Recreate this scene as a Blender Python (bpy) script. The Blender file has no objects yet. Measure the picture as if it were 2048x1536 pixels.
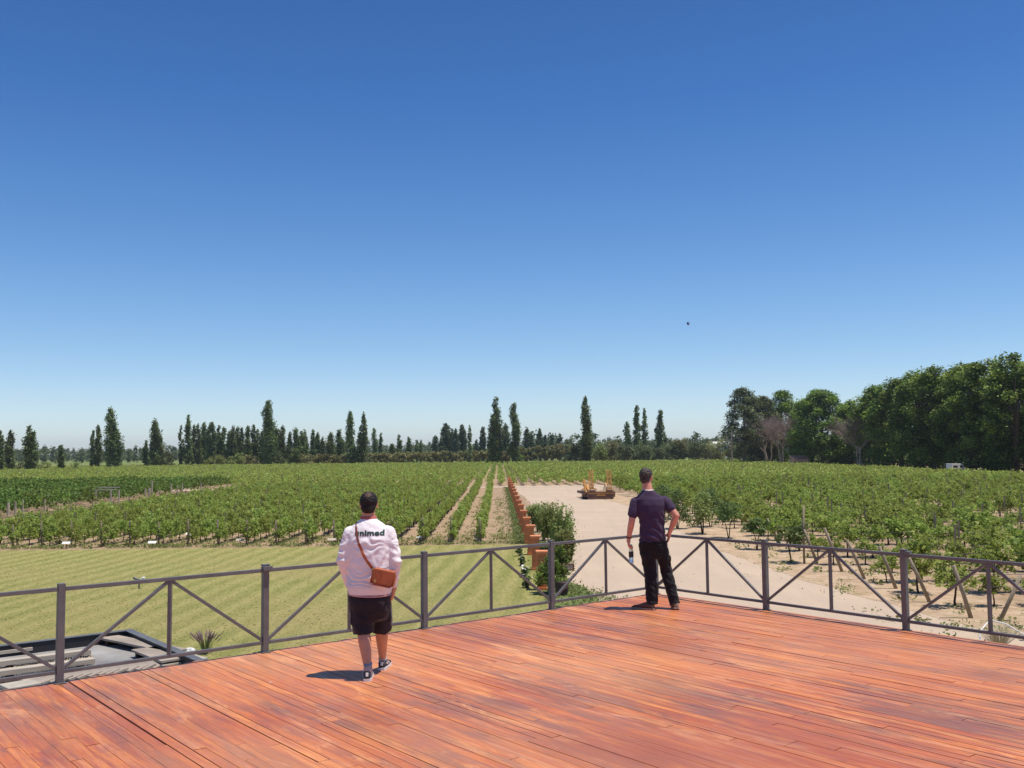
import bpy, bmesh, math, random
import numpy as np
from mathutils import Vector, Matrix, noise
from mathutils.bvhtree import BVHTree

# ------------------------------------------------------------------ camera, sky, sun, exposure
F, PITCH, ROLL, CH = 1928.0, 0.0689, 0.0096, 2.057
G = -3.743                      # ground level below the deck (deck top is z = 0)
sc = bpy.context.scene
col = sc.collection
cam_d = bpy.data.cameras.new('camera'); cam = bpy.data.objects.new('camera', cam_d); col.objects.link(cam)
cam_d.sensor_width = 36.0; cam_d.lens = F / 2048 * 36.0; cam_d.clip_start = 0.1; cam_d.clip_end = 20000
cam.matrix_world = Matrix.Translation((0, 0, CH)) @ Matrix.Rotation(math.pi/2 + PITCH, 4, 'X') @ Matrix.Rotation(-ROLL, 4, 'Z')
sc.camera = cam

SUN_EL, SUN_AZ = math.radians(75), math.atan2(1.0, -0.18)      # azimuth clockwise from +Y
w = bpy.data.worlds.new('World'); sc.world = w; w.use_nodes = True
wn = w.node_tree; wn.nodes.clear()
sky = wn.nodes.new('ShaderNodeTexSky'); sky.sky_type = 'NISHITA'; sky.sun_disc = False
sky.sun_elevation = SUN_EL; sky.sun_rotation = SUN_AZ; sky.altitude = 700
sky.air_density = 1.0; sky.dust_density = 0.6; sky.ozone_density = 2.5
hs = wn.nodes.new('ShaderNodeHueSaturation'); hs.inputs['Saturation'].default_value = 1.22; hs.inputs['Value'].default_value = 1.0
gm = wn.nodes.new('ShaderNodeGamma'); gm.inputs[1].default_value = 1.0
bg = wn.nodes.new('ShaderNodeBackground'); bg.inputs[1].default_value = 0.148   # the ramp below divides by 1.4
wo = wn.nodes.new('ShaderNodeOutputWorld')
wn.links.new(sky.outputs[0], gm.inputs[0]); wn.links.new(gm.outputs[0], hs.inputs['Color'])
tcw = wn.nodes.new('ShaderNodeTexCoord'); sxw = wn.nodes.new('ShaderNodeSeparateXYZ'); rw = wn.nodes.new('ShaderNodeValToRGB'); mw = wn.nodes.new('ShaderNodeMix')
wn.links.new(tcw.outputs['Generated'], sxw.inputs[0]); wn.links.new(sxw.outputs['Z'], rw.inputs[0])
_st = [(0, (1.20,1.34,1.66)), (.052, (1.10,1.16,1.36)), (.104, (1.02,1.09,1.23)), (.155, (.98,1.06,1.20)), (.256, (.80,.95,1.14)), (.348, (.62,.83,1.09)), (.433, (.57,.76,.99)), (1.0, (.62,.74,.90))]
while len(rw.color_ramp.elements) < len(_st): rw.color_ramp.elements.new(.5)
for _e, (_p, _c) in zip(rw.color_ramp.elements, _st): _e.position = _p; _e.color = (_c[0]/1.4, _c[1]/1.4, _c[2]/1.4, 1)
mw.data_type = 'RGBA'; mw.blend_type = 'MULTIPLY'; mw.inputs[0].default_value = 1.0
wn.links.new(hs.outputs[0], mw.inputs[6]); wn.links.new(rw.outputs[0], mw.inputs[7]); wn.links.new(mw.outputs[2], bg.inputs[0]); wn.links.new(bg.outputs[0], wo.inputs[0])
sun_d = bpy.data.lights.new('sun', 'SUN'); sun = bpy.data.objects.new('sun', sun_d); col.objects.link(sun)
sun_d.energy = 4.7; sun_d.angle = math.radians(0.55); sun_d.color = (1.0, 0.925, 0.81)
_sd = Vector((math.sin(SUN_AZ)*math.cos(SUN_EL), math.cos(SUN_AZ)*math.cos(SUN_EL), math.sin(SUN_EL)))
sun.rotation_euler = _sd.to_track_quat('Z', 'Y').to_euler()
sc.view_settings.view_transform = 'Standard'; sc.view_settings.look = 'None'
sc.view_settings.exposure = 0.07; sc.view_settings.gamma = 1.0

# ------------------------------------------------------------------ helpers
R = random.Random(7)
NR = np.random.default_rng(11)

def at(px, py, z):
    """the point of the plane at height z seen at photograph pixel (px, py)"""
    a, b = px-1024, py-768; cr, sr = math.cos(ROLL), math.sin(ROLL)
    u, v = a*cr-b*sr, a*sr+b*cr; c, s = math.cos(PITCH), math.sin(PITCH)
    d = Vector((u/F, c+v/F*s, s-v/F*c)); t = (z-CH)/d.z
    return Vector((d.x*t, d.y*t, z))

def hor(px): return 901.0 - 0.0096*(px-1024)

def world_at(px, D):           # X at distance D for a pixel column (near the horizon)
    return (px-1024-1.3)/F*D

def ztop(px, py, D): return CH + (hor(px)-py)/F*D

def tag(o, label=None, cat=None, group=None, kind=None):
    if label: o['label'] = label
    if cat: o['category'] = cat
    if group: o['group'] = group
    if kind: o['kind'] = kind
    return o

def empty(name, loc=(0,0,0), rz=0.0, label=None, cat=None, group=None):
    o = bpy.data.objects.new(name, None); col.objects.link(o)
    o.location = loc; o.rotation_euler = (0, 0, rz); o.empty_display_size = .2
    return tag(o, label, cat, group)

def link_mesh(name, me, parent=None, m=None):
    if m is not None: me.materials.append(m)
    o = bpy.data.objects.new(name, me); col.objects.link(o)
    if parent is not None: o.parent = parent
    return o

def copy_tree(o, parent=None):
    c = o.copy(); col.objects.link(c); c.parent = parent
    for ch in o.children: copy_tree(ch, c)
    return c

class MB:
    def __init__(s): s.v = []; s.f = []; s.mi = []; s.c = []
    def add(s, vs, fs, mi=0, c=None):
        n = len(s.v); s.v += [tuple(p) for p in vs]
        for f in fs: s.f.append(tuple(i+n for i in f)); s.mi.append(mi); s.c.append(c if c is not None else .5)
        return s
    def box(s, c, size, rz=0.0, M=None, mi=0, rnd=None):
        hx, hy, hz = size[0]/2, size[1]/2, size[2]/2
        q = [Vector((x*hx, y*hy, z*hz)) for z in (-1,1) for y in (-1,1) for x in (-1,1)]
        m = M if M is not None else Matrix.Rotation(rz, 3, 'Z')
        q = [m @ p + Vector(c) for p in q]
        return s.add(q, [(0,2,3,1),(4,5,7,6),(0,1,5,4),(2,6,7,3),(0,4,6,2),(1,3,7,5)], mi, rnd)
    def bar(s, p, q, w, h=None, up=(0,0,1), mi=0):
        p, q = Vector(p), Vector(q); d = q-p; L = d.length; d.normalize(); up = Vector(up)
        if abs(d.dot(up)) > .98: up = Vector((0,1,0))
        x = d.cross(up).normalized(); z = x.cross(d)
        M = Matrix((x, d, z)).transposed()
        return s.box((p+q)/2, (w, L, h or w), M=M, mi=mi)
    def tube(s, pts, rad, n=8, cap=True, mi=0, flat=None):
        pts = [Vector(p) for p in pts]; rings = []; ref = Vector((.13,.27,.95)).normalized(); base = len(s.v)
        if not hasattr(rad, '__len__'): rad = [rad]*len(pts)
        for i, p in enumerate(pts):
            d = (pts[min(i+1,len(pts)-1)]-pts[max(i-1,0)]).normalized()
            r_ = ref if abs(d.dot(ref)) < .9 else Vector((1,0,0))
            x = d.cross(r_).normalized(); y = d.cross(x)
            for k in range(n):
                a = 2*math.pi*k/n; s.v.append(tuple(p + x*math.cos(a)*rad[i] + y*math.sin(a)*rad[i]*(flat or 1)))
        for i in range(len(pts)-1):
            for k in range(n):
                a, b = base+i*n+k, base+i*n+(k+1)%n
                s.f.append((a, b, b+n, a+n)); s.mi.append(mi); s.c.append(.5)
        if cap:
            s.f.append(tuple(base+k for k in range(n))[::-1]); s.mi.append(mi); s.c.append(.5)
            e = base+(len(pts)-1)*n; s.f.append(tuple(e+k for k in range(n))); s.mi.append(mi); s.c.append(.5)
        return s
    def limb(s, p, q, r0, r1, n=14, k=5):
        """tapered capsule with round ends"""
        p, q = Vector(p), Vector(q); d = (q-p).normalized(); pts = []; rad = []
        for i in range(k):
            a = math.pi/2*(1-i/k); pts.append(p - d*r0*math.sin(a)); rad.append(max(r0*math.cos(a), r0*.05))
        pts.append(p); rad.append(r0); pts.append(q); rad.append(r1)
        for i in range(1, k+1):
            a = math.pi/2*i/k; pts.append(q + d*r1*math.sin(a)); rad.append(max(r1*math.cos(a), r1*.05))
        return s.tube(pts, rad, n)
    def ell(s, c, r, M=None, nu=18, nv=12):
        c = Vector(c); base = []; m = M or Matrix.Identity(3)
        for j in range(nv+1):
            t = -math.pi/2 + math.pi*j/nv; cc, ss = max(math.cos(t), .03), math.sin(t)
            base.append([c + m @ Vector((r[0]*cc*math.cos(2*math.pi*i/nu), r[1]*cc*math.sin(2*math.pi*i/nu), r[2]*ss)) for i in range(nu)])
        return s._rings(base)
    def rings(s, rr, n=24, sq=2.0):
        """rr: (cx, cy, cz, rx, ry) stacked horizontal (super)ellipses"""
        out = []
        for cx, cy, cz, rx, ry in rr:
            o = []
            for i in range(n):
                a = 2*math.pi*i/n; ca, sa = math.cos(a), math.sin(a)
                o.append(Vector((cx+rx*math.copysign(abs(ca)**(2/sq), ca), cy+ry*math.copysign(abs(sa)**(2/sq), sa), cz)))
            out.append(o)
        return s._rings(out)
    def _rings(s, rr, mi=0):
        n = len(rr[0]); b = len(s.v)
        for o in rr: s.v += [tuple(p) for p in o]
        for j in range(len(rr)-1):
            for i in range(n):
                a, c = b+j*n+i, b+j*n+(i+1)%n; s.f.append((a, c, c+n, a+n)); s.mi.append(mi); s.c.append(.5)
        s.f.append(tuple(b+i for i in range(n))[::-1]); s.f.append(tuple(b+(len(rr)-1)*n+i for i in range(n)))
        s.mi += [mi, mi]; s.c += [.5, .5]
        return s
    def mesh(s, name, smooth=False, rnd=False):
        me = bpy.data.meshes.new(name); me.from_pydata(s.v, [], s.f); me.update()
        me.polygons.foreach_set('material_index', s.mi)
        if smooth: me.polygons.foreach_set('use_smooth', [True]*len(s.f))
        if rnd:
            at_ = me.attributes.new('rnd', 'FLOAT', 'FACE'); at_.data.foreach_set('value', s.c)
        return me
    def build(s, name, m, parent=None, smooth=False, rnd=False, bevel=0):
        me = s.mesh(name, smooth, rnd)
        for x in (m if isinstance(m, (list, tuple)) else [m]): me.materials.append(x)
        o = link_mesh(name, me, parent)
        if bevel:
            b = o.modifiers.new('bevel', 'BEVEL'); b.width = bevel; b.segments = 2; b.limit_method = 'ANGLE'
        return o

def remeshed(mb, name, m, parent=None, voxel=.008, smooth=6, fn=None):
    """union of the pieces of mb as one continuous smooth surface"""
    tmp = bpy.data.objects.new('tmp', mb.mesh('tmp')); col.objects.link(tmp)
    r = tmp.modifiers.new('r', 'REMESH'); r.mode = 'VOXEL'; r.voxel_size = voxel
    if smooth:
        q = tmp.modifiers.new('s', 'SMOOTH'); q.factor = .5; q.iterations = smooth
    dg = bpy.context.evaluated_depsgraph_get(); dg.update()
    me = bpy.data.meshes.new_from_object(tmp.evaluated_get(dg)); me.name = name
    bpy.data.objects.remove(tmp)
    if fn:
        co = np.empty(len(me.vertices)*3, 'f'); me.vertices.foreach_get('co', co); co = co.reshape(-1,3)
        no = np.empty(len(me.vertices)*3, 'f'); me.vertices.foreach_get('normal', no); no = no.reshape(-1,3)
        co = fn(co, no); me.vertices.foreach_set('co', co.astype('f').ravel()); me.update()
    me.polygons.foreach_set('use_smooth', [True]*len(me.polygons))
    me.materials.clear()
    for x in (m if isinstance(m, (list, tuple)) else [m]): me.materials.append(x)
    return link_mesh(name, me, parent)

# ------------------------------------------------------------------ materials
class N:
    def __init__(s, name):
        s.m = bpy.data.materials.new(name); s.m.use_nodes = True; s.t = s.m.node_tree
        s.b = s.t.nodes['Principled BSDF']; s.out = s.t.nodes['Material Output']
    def n(s, typ, **k):
        x = s.t.nodes.new('ShaderNode'+typ)
        for a, v in k.items(): setattr(x, a, v)
        return x
    def l(s, a, b): s.t.links.new(a, b)
    def val(s, x): return x
    def noise(s, vec, scale, detail=4, rough=.55, sxyz=None, dist=0):
        if sxyz:
            mp = s.n('Mapping'); mp.inputs['Scale'].default_value = sxyz; s.l(vec, mp.inputs['Vector']); vec = mp.outputs[0]
        t = s.n('TexNoise'); t.inputs['Scale'].default_value = scale; t.inputs['Detail'].default_value = detail
        t.inputs['Roughness'].default_value = rough; t.inputs['Distortion'].default_value = dist
        s.l(vec, t.inputs['Vector']); return t.outputs['Fac']
    def ramp(s, fac, stops, interp='LINEAR'):
        r = s.n('ValToRGB'); r.color_ramp.interpolation = interp
        while len(r.color_ramp.elements) < len(stops): r.color_ramp.elements.new(.5)
        for e, (p, c) in zip(r.color_ramp.elements, stops):
            e.position = p; e.color = (*c, 1) if len(c) == 3 else c
        s.l(fac, r.inputs[0]); return r.outputs[0]
    def mix(s, fac, a, b, mode='MIX'):
        x = s.n('Mix', data_type='RGBA', blend_type=mode)
        for inp, v in ((x.inputs[0], fac), (x.inputs[6], a), (x.inputs[7], b)):
            if hasattr(v, 'links') or hasattr(v, 'is_linked'): s.l(v, inp)
            elif isinstance(v, tuple): inp.default_value = (*v, 1)
            else: inp.default_value = v
        return x.outputs[2]
    def math(s, op, a, b=0.0, clamp=False):
        x = s.n('Math', operation=op); x.use_clamp = clamp
        for inp, v in ((x.inputs[0], a), (x.inputs[1], b)):
            if isinstance(v, (int, float)): inp.default_value = v
            else: s.l(v, inp)
        return x.outputs[0]
    def obj(s): return s.n('TexCoord').outputs['Object']
    def pos(s): return s.n('NewGeometry').outputs['Position']
    def bump(s, h, strength=.3, dist=.01):
        b = s.n('Bump'); b.inputs['Strength'].default_value = strength; b.inputs['Distance'].default_value = dist
        s.l(h, b.inputs['Height']); s.l(b.outputs[0], s.b.inputs['Normal'])
    def set(s, color=None, rough=None, metal=None, spec=None):
        for k, v in (('Base Color', color), ('Roughness', rough), ('Metallic', metal), ('Specular IOR Level', spec)):
            if v is None: continue
            if isinstance(v, tuple): s.b.inputs[k].default_value = (*v, 1)
            elif isinstance(v, (int, float)): s.b.inputs[k].default_value = v
            else: s.l(v, s.b.inputs[k])
        return s.m

def simple(name, c, rough=.6, var=.15, scale=8, metal=0, spec=.4, bump=0, bscale=60, sxyz=None):
    q = N(name); o = q.obj(); f = q.noise(o, scale, 5, sxyz=sxyz)
    lo = tuple(max(0, x*(1-var)) for x in c); hi = tuple(min(1, x*(1+var)) for x in c)
    q.set(q.ramp(f, [(.3, lo), (.7, hi)]), rough, metal, spec)
    if bump: q.bump(q.noise(o, bscale, 4, sxyz=sxyz), bump, .01)
    return q.m

def leafy(name, dark, mid, light, transl=.3, rough=.55, warm=None, cscale=.35):
    """foliage: per-leaf and per-plant variation of the leaf's own colour"""
    q = N(name); a = q.n('Attribute', attribute_name='rnd'); oi = q.n('ObjectInfo')
    c = q.ramp(a.outputs['Fac'], [(0, dark), (.5, mid), (1, light)])
    hsn = q.n('HueSaturation'); q.l(c, hsn.inputs['Color'])
    v = q.math('MULTIPLY_ADD', oi.outputs['Random'], .35); q.t.nodes[-1].inputs[2].default_value = .82
    hsn_h = q.math('MULTIPLY_ADD', oi.outputs['Random'], .03); q.t.nodes[-1].inputs[2].default_value = .485
    q.l(v, hsn.inputs['Value']); q.l(hsn_h, hsn.inputs['Hue'])
    cc = hsn.outputs[0]
    if warm:
        f = q.noise(q.pos(), cscale, 3); f = q.ramp(f, [(.5, (0,0,0)), (.68, (1,1,1))])
        cc = q.mix(f, cc, warm)
    q.set(cc, rough, spec=.25)
    tr = q.n('BsdfTranslucent'); q.l(cc, tr.inputs[0]); ms = q.n('MixShader'); ms.inputs[0].default_value = transl
    q.l(q.b.outputs[0], ms.inputs[1]); q.l(tr.outputs[0], ms.inputs[2]); q.l(ms.outputs[0], q.out.inputs[0])
    return q.m

# vertex budget friendly leaf meshes ------------------------------------------------
def leaf_mesh(name, P, size, m, up=.45, asp=1.0, sv=.35, rnd=None, seed=0):
    """one small folded leaf quad per point of P"""
    r = np.random.default_rng(seed); n = len(P)
    nrm = r.normal(size=(n,3)); nrm[:,2] = np.abs(nrm[:,2])+up; nrm /= np.linalg.norm(nrm, axis=1)[:,None]
    t = r.normal(size=(n,3)); t -= (t*nrm).sum(1)[:,None]*nrm; t /= np.linalg.norm(t, axis=1)[:,None]
    b = np.cross(nrm, t); s = size*(1+sv*r.normal(size=n)).clip(.4, 1.8)[:,None]
    a = .5*s*t; c = .5*s*b*asp
    V = np.stack([P-a, P-c*.9+nrm*s*.08, P+a, P+c*.9+nrm*s*.08], 1).reshape(-1,3)
    me = bpy.data.meshes.new(name); me.vertices.add(4*n); me.vertices.foreach_set('co', V.astype('f').ravel())
    me.loops.add(4*n); me.loops.foreach_set('vertex_index', np.arange(4*n, dtype='i'))
    me.polygons.add(n); me.polygons.foreach_set('loop_start', np.arange(0, 4*n, 4, dtype='i'))
    me.update(calc_edges=True)
    a_ = me.attributes.new('rnd', 'FLOAT', 'FACE')
    a_.data.foreach_set('value', (r.random(n) if rnd is None else np.clip(rnd+.25*r.normal(size=n), 0, 1)).astype('f'))
    me.materials.append(m); return me

def clumps(centers, radii, per, seed, squash=.75, shell=.6):
    r = np.random.default_rng(seed); out = []; cr = []
    for c, q in zip(centers, radii):
        k = max(4, int(per*q*q)); d = r.normal(size=(k,3)); d /= np.linalg.norm(d, axis=1)[:,None]
        rr = q*(shell+(1-shell)*r.random(k)[:,None])*(1+.12*r.normal(size=(k,1)))
        p = d*rr; p[:,2] *= squash; out.append(p+np.array(c)); cr.append(np.full(k, r.random()))
    return np.concatenate(out), np.concatenate(cr)

# ------------------------------------------------------------------ materials of the place
def deck_wood():
    q = N('deck_wood'); o = q.obj(); a = q.n('Attribute', attribute_name='rnd').outputs['Fac']
    off = q.n('CombineXYZ'); q.l(q.math('MULTIPLY', a, 37.0), off.inputs[0]); q.l(q.math('MULTIPLY', a, 91.0), off.inputs[1])
    va = q.n('VectorMath', operation='ADD'); q.l(o, va.inputs[0]); q.l(off.outputs[0], va.inputs[1]); ov = va.outputs[0]
    base = q.ramp(a, [(0, (.50,.140,.048)), (.2, (.59,.185,.058)), (.45, (.66,.225,.066)), (.7, (.73,.285,.085)), (.85, (.66,.205,.060)), (1, (.57,.175,.064))])
    grain = q.noise(ov, 9, 6, .65, sxyz=(3.2, .16, 1))
    c = q.mix(q.ramp(grain, [(.36, (.0,.0,.0)), (.6, (1,1,1))]), (.40,.095,.052), base)
    st = q.noise(ov, 3, 5, .6, sxyz=(4, .22, 1)); c = q.mix(q.ramp(st, [(.54, (0,0,0)), (.72, (.75,.75,.75))]), c, (.76,.36,.19))
    # dark grey-violet stains drawn out along the boards, across several boards
    s1 = q.noise(o, 1.1, 6, .68, sxyz=(2.0, .38, 1), dist=.5); s2 = q.noise(ov, 2.6, 5, .65, sxyz=(2.2, .34, 1))
    sm = q.math('MULTIPLY', q.ramp(s1, [(.43, (0,0,0)), (.58, (1,1,1))]), q.ramp(s2, [(.38, (0,0,0)), (.56, (1,1,1))]))
    c = q.mix(q.math('MULTIPLY', sm, .74), c, (.19,.10,.088))
    s3 = q.noise(o, 5.5, 4, .7, sxyz=(1.6, .35, 1)); c = q.mix(q.ramp(s3, [(.57, (0,0,0)), (.70, (.75,.75,.75))]), c, (.19,.09,.085))
    s4 = q.noise(o, 3.0, 6, .7, sxyz=(1.1, .5, 1), dist=.6); c = q.mix(q.ramp(s4, [(.55, (0,0,0)), (.66, (.55,.55,.55))]), c, (.34,.12,.09)); s5 = q.noise(o, 2.1, 6, .7, sxyz=(1.5, .4, 1), dist=.6); c = q.mix(q.ramp(s5, [(.57, (0,0,0)), (.68, (.6,.6,.6))]), c, (.82,.40,.19))
    big = q.noise(o, .28, 3, .5); c = q.mix(q.ramp(big, [(.38, (0,0,0)), (.66, (.5,.5,.5))]), c, (.76,.35,.155))
    big2 = q.noise(o, .42, 3, .5, sxyz=(1, .7, 3)); c = q.mix(q.ramp(big2, [(.50, (0,0,0)), (.72, (.8,.8,.8))]), c, (.33,.10,.06))
    # small pale specks
    vo = q.n('TexVoronoi', feature='F1'); vo.inputs['Scale'].default_value = 2.2; q.l(o, vo.inputs['Vector'])
    sp = q.ramp(vo.outputs['Distance'], [(.028, (1,1,1)), (.04, (0,0,0))]); c = q.mix(q.math('MULTIPLY', sp, q.ramp(q.noise(o, .8, 2), [(.5,(0,0,0)),(.55,(1,1,1))])), c, (.6,.45,.42))
    rr = q.ramp(q.noise(ov, 6, 4, sxyz=(2,.5,1)), [(.3, (.34,)*3), (.75, (.6,)*3)])
    q.set(c, rr, spec=.28); q.bump(grain, .25, .004); return q.m

def soil():
    q = N('soil'); p = q.pos()
    c = q.ramp(q.noise(p, .5, 6, .62), [(.28, (.30,.205,.135)), (.5, (.40,.285,.19)), (.72, (.47,.35,.24))])
    f = q.noise(p, 3.5, 6, .7); c = q.mix(q.ramp(f, [(.35, (.55,)*3), (.5, (0,)*3)]), c, (.22,.145,.095))
    g = q.noise(p, .9, 6, .68); g2 = q.noise(p, 7, 4, .7)
    gm_ = q.math('MULTIPLY', q.ramp(g, [(.52, (0,)*3), (.66, (1,)*3)]), q.ramp(g2, [(.42, (0,)*3), (.58, (1,)*3)]))
    c = q.mix(q.math('MULTIPLY', gm_, .8), c, (.16,.165,.06))
    q.set(c, .95, spec=.1); q.bump(q.noise(p, 6, 6, .7), .8, .08); return q.m

def lawn_m():
    q = N('lawn'); p = q.pos()
    wob = q.noise(p, .06, 2); x = q.n('SeparateXYZ'); q.l(p, x.inputs[0])
    # mowing stripes: cut direction along the vineyard rows, gently bowed
    xx = q.math('ADD', x.outputs[0], q.math('MULTIPLY', x.outputs[1], -.06)); xx = q.math('ADD', xx, q.math('MULTIPLY', wob, 1.6))
    sn = q.math('SINE', q.math('MULTIPLY', xx, 5.6)); sn = q.math('MULTIPLY_ADD', sn, .5); q.t.nodes[-1].inputs[2].default_value = .5
    jit = q.noise(p, 1.6, 8, .78, sxyz=(3.0,.45,1)); sn = q.math('ADD', q.math('MULTIPLY', sn, .24), q.math('MULTIPLY', jit, .88))
    c = q.ramp(sn, [(.36, (.27,.285,.085)), (.56, (.38,.36,.12)), (.76, (.50,.445,.18))])
    big = q.noise(p, .11, 5, .6); c = q.mix(q.ramp(big, [(.42, (0,)*3), (.66, (.75,)*3)]), c, (.48,.385,.17))
    d = q.noise(p, 7, 9, .85); c = q.mix(q.ramp(d, [(.36, (.55,)*3), (.56, (0,)*3)]), c, (.19,.205,.055))
    q.set(c, .9, spec=.12); q.bump(q.noise(p, 12, 6, .8), 1.0, .09); return q.m

def gravel():
    q = N('gravel'); p = q.pos(); f = q.noise(p, 40, 6, .75); g = q.noise(p, .22, 5, .6)
    c = q.ramp(f, [(.3, (.38,.30,.225)), (.55, (.52,.415,.31)), (.75, (.60,.485,.37))])
    c = q.mix(q.ramp(g, [(.4, (0,)*3), (.65, (.6,)*3)]), c, (.57,.45,.33))
    tr = q.noise(p, .9, 4, .6, sxyz=(1.6,.07,1)); c = q.mix(q.ramp(tr, [(.35, (.6,)*3), (.5, (0,)*3)]), c, (.47,.37,.29)); gg = q.noise(p, 7, 6, .8); c = q.mix(q.ramp(gg, [(.36, (.5,)*3), (.5, (0,)*3)]), c, (.40,.31,.24)); wd = q.noise(p, .5, 6, .75); c = q.mix(q.ramp(wd, [(.60, (0,)*3), (.68, (.4,)*3)]), c, (.36,.32,.18))
    q.set(c, .95, spec=.1); q.bump(f, .5, .02); return q.m

def sandy():
    q = N('sandy_soil'); p = q.pos(); f = q.noise(p, 1.1, 6, .65)
    c = q.ramp(f, [(.3, (.38,.265,.17)), (.5, (.50,.365,.245)), (.7, (.60,.46,.325))])
    g = q.noise(p, 2.6, 5, .7); c = q.mix(q.ramp(g, [(.54, (0,)*3), (.66, (.75,)*3)]), c, (.27,.235,.09))
    q.set(c, .95, spec=.1); q.bump(q.noise(p, 5, 6, .7), .9, .1); return q.m

M = {}
M['deck'] = deck_wood(); M['soil'] = soil(); M['lawn'] = lawn_m(); M['gravel'] = gravel(); M['sandy'] = sandy()
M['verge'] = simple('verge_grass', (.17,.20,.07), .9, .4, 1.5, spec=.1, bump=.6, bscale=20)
M['dark_under'] = simple('deck_joist', (.05,.025,.018), .8)
M['rail'] = simple('railing_paint', (.128,.126,.134), .42, .22, 6, metal=.25, spec=.5, bump=.08, bscale=90)
_q = N('railing_metal'); _o = _q.obj(); _f = _q.noise(_o, 5, 6, .7); _g = _q.noise(_o, 38, 5, .7)
_c = _q.ramp(_f, [(.3, (.11,.112,.116)), (.7, (.175,.176,.178))]); _c = _q.mix(_q.ramp(_g, [(.60, (0,)*3), (.70, (.6,)*3)]), _c, (.19,.12,.085))
_q.set(_c, _q.ramp(_g, [(.3, (.35,)*3), (.7, (.65,)*3)]), .2, .5); _q.bump(_g, .15, .002); M['rail'] = _q.m
M['far_field'] = simple('far_field', (.17,.21,.07), .95, .3, .01, spec=.05)
M['plaster'] = simple('wall_plaster', (.5,.42,.33), .9, .1, 2)
M['brick'] = None
q = N('terracotta_brick'); o_ = q.obj(); br = q.n('TexBrick'); br.inputs['Scale'].default_value = 4.0
br.inputs['Color1'].default_value = (.74,.27,.11,1); br.inputs['Color2'].default_value = (.66,.22,.09,1); br.inputs['Mortar'].default_value = (.46,.18,.10,1)
br.inputs['Mortar Size'].default_value = .012; mp = q.n('Mapping'); mp.inputs['Rotation'].default_value = (math.pi/2, 0, 0)
q.l(o_, mp.inputs['Vector']); q.l(mp.outputs[0], br.inputs['Vector']); f_ = q.noise(o_, 3, 5)
q.set(q.mix(q.ramp(f_, [(.35, (.35,)*3), (.6, (0,)*3)]), br.outputs[0], (.30,.10,.055)), .85, spec=.2); M['brick'] = q.m
M['tile'] = simple('terracotta_cap', (.72,.27,.12), .7, .15, 6, spec=.3)
M['vine'] = leafy('vine_leaves', (.15,.21,.035), (.28,.36,.068), (.42,.49,.125), .44)
M['vine_dark'] = leafy('tall_vine_leaves', (.06,.11,.018), (.12,.195,.032), (.20,.28,.055), .3)
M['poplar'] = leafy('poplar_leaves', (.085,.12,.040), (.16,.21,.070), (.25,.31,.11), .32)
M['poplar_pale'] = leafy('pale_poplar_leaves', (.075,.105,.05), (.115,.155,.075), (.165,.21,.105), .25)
M['tree'] = leafy('broad_leaves', (.055,.10,.018), (.15,.23,.042), (.31,.42,.085), .3)
M['gum'] = leafy('gum_leaves', (.07,.09,.038), (.13,.16,.065), (.20,.23,.10), .3)
M['hedge'] = leafy('hedge_leaves', (.16,.155,.06), (.27,.265,.105), (.39,.38,.17), .35, warm=(.19,.22,.09), cscale=.05)
M['shrub'] = leafy('shrub_leaves', (.14,.18,.045), (.25,.31,.085), (.38,.42,.16), .45, warm=(.17,.15,.05), cscale=.5)
M['olive'] = leafy('young_tree_leaves', (.07,.11,.03), (.12,.175,.05), (.19,.25,.08), .32)
M['bark'] = simple('bark', (.14,.095,.065), .9, .3, 10, bump=.5, bscale=20)
M['vbark'] = simple('vine_bark', (.075,.045,.032), .95, .35, 14, bump=.5, bscale=30)
M['pale_bark'] = simple('pale_bark', (.42,.35,.28), .85, .2, 5)
M['post'] = simple('weathered_post', (.27,.215,.15), .85, .25, 7, bump=.4, bscale=30, sxyz=(4,4,.6))
M['dpost'] = simple('dark_post', (.17,.13,.10), .9, .25, 7, sxyz=(4,4,.6))
M['ppost'] = simple('pale_post', (.50,.42,.33), .85, .2, 7)
M['twig'] = simple('dead_twigs', (.30,.235,.20), .95, .25, .6)
M['white'] = simple('white_paint', (.78,.77,.74), .6, .05)

# ------------------------------------------------------------------ ground, roads, lawn
def sheet(name, pts, z, m, kind='structure', sub=0):
    me = bpy.data.meshes.new(name); me.from_pydata([(x, y, z) for x, y in pts], [], [tuple(range(len(pts)))])
    me.update(); 
    if me.polygons[0].normal.z < 0: me.flip_normals()
    return tag(link_mesh(name, me, None, m), kind=kind)

def wavy(pts, amp, step, seed):
    """edge of a sheet with small natural irregularity"""
    rr = random.Random(seed); out = []
    for i, p in enumerate(pts):
        q = pts[(i+1) % len(pts)]; L = math.hypot(q[0]-p[0], q[1]-p[1]); k = min(160, max(1, int(L/step)))
        nx, ny = -(q[1]-p[1])/L, (q[0]-p[0])/L
        for j in range(k):
            t = j/k; a = amp*(noise.noise(Vector((p[0]+(q[0]-p[0])*t, p[1]+(q[1]-p[1])*t, seed))*.5) + .4*rr.uniform(-1,1)) if j else 0
            out.append((p[0]+(q[0]-p[0])*t+nx*a, p[1]+(q[1]-p[1])*t+ny*a))
    return out

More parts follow.
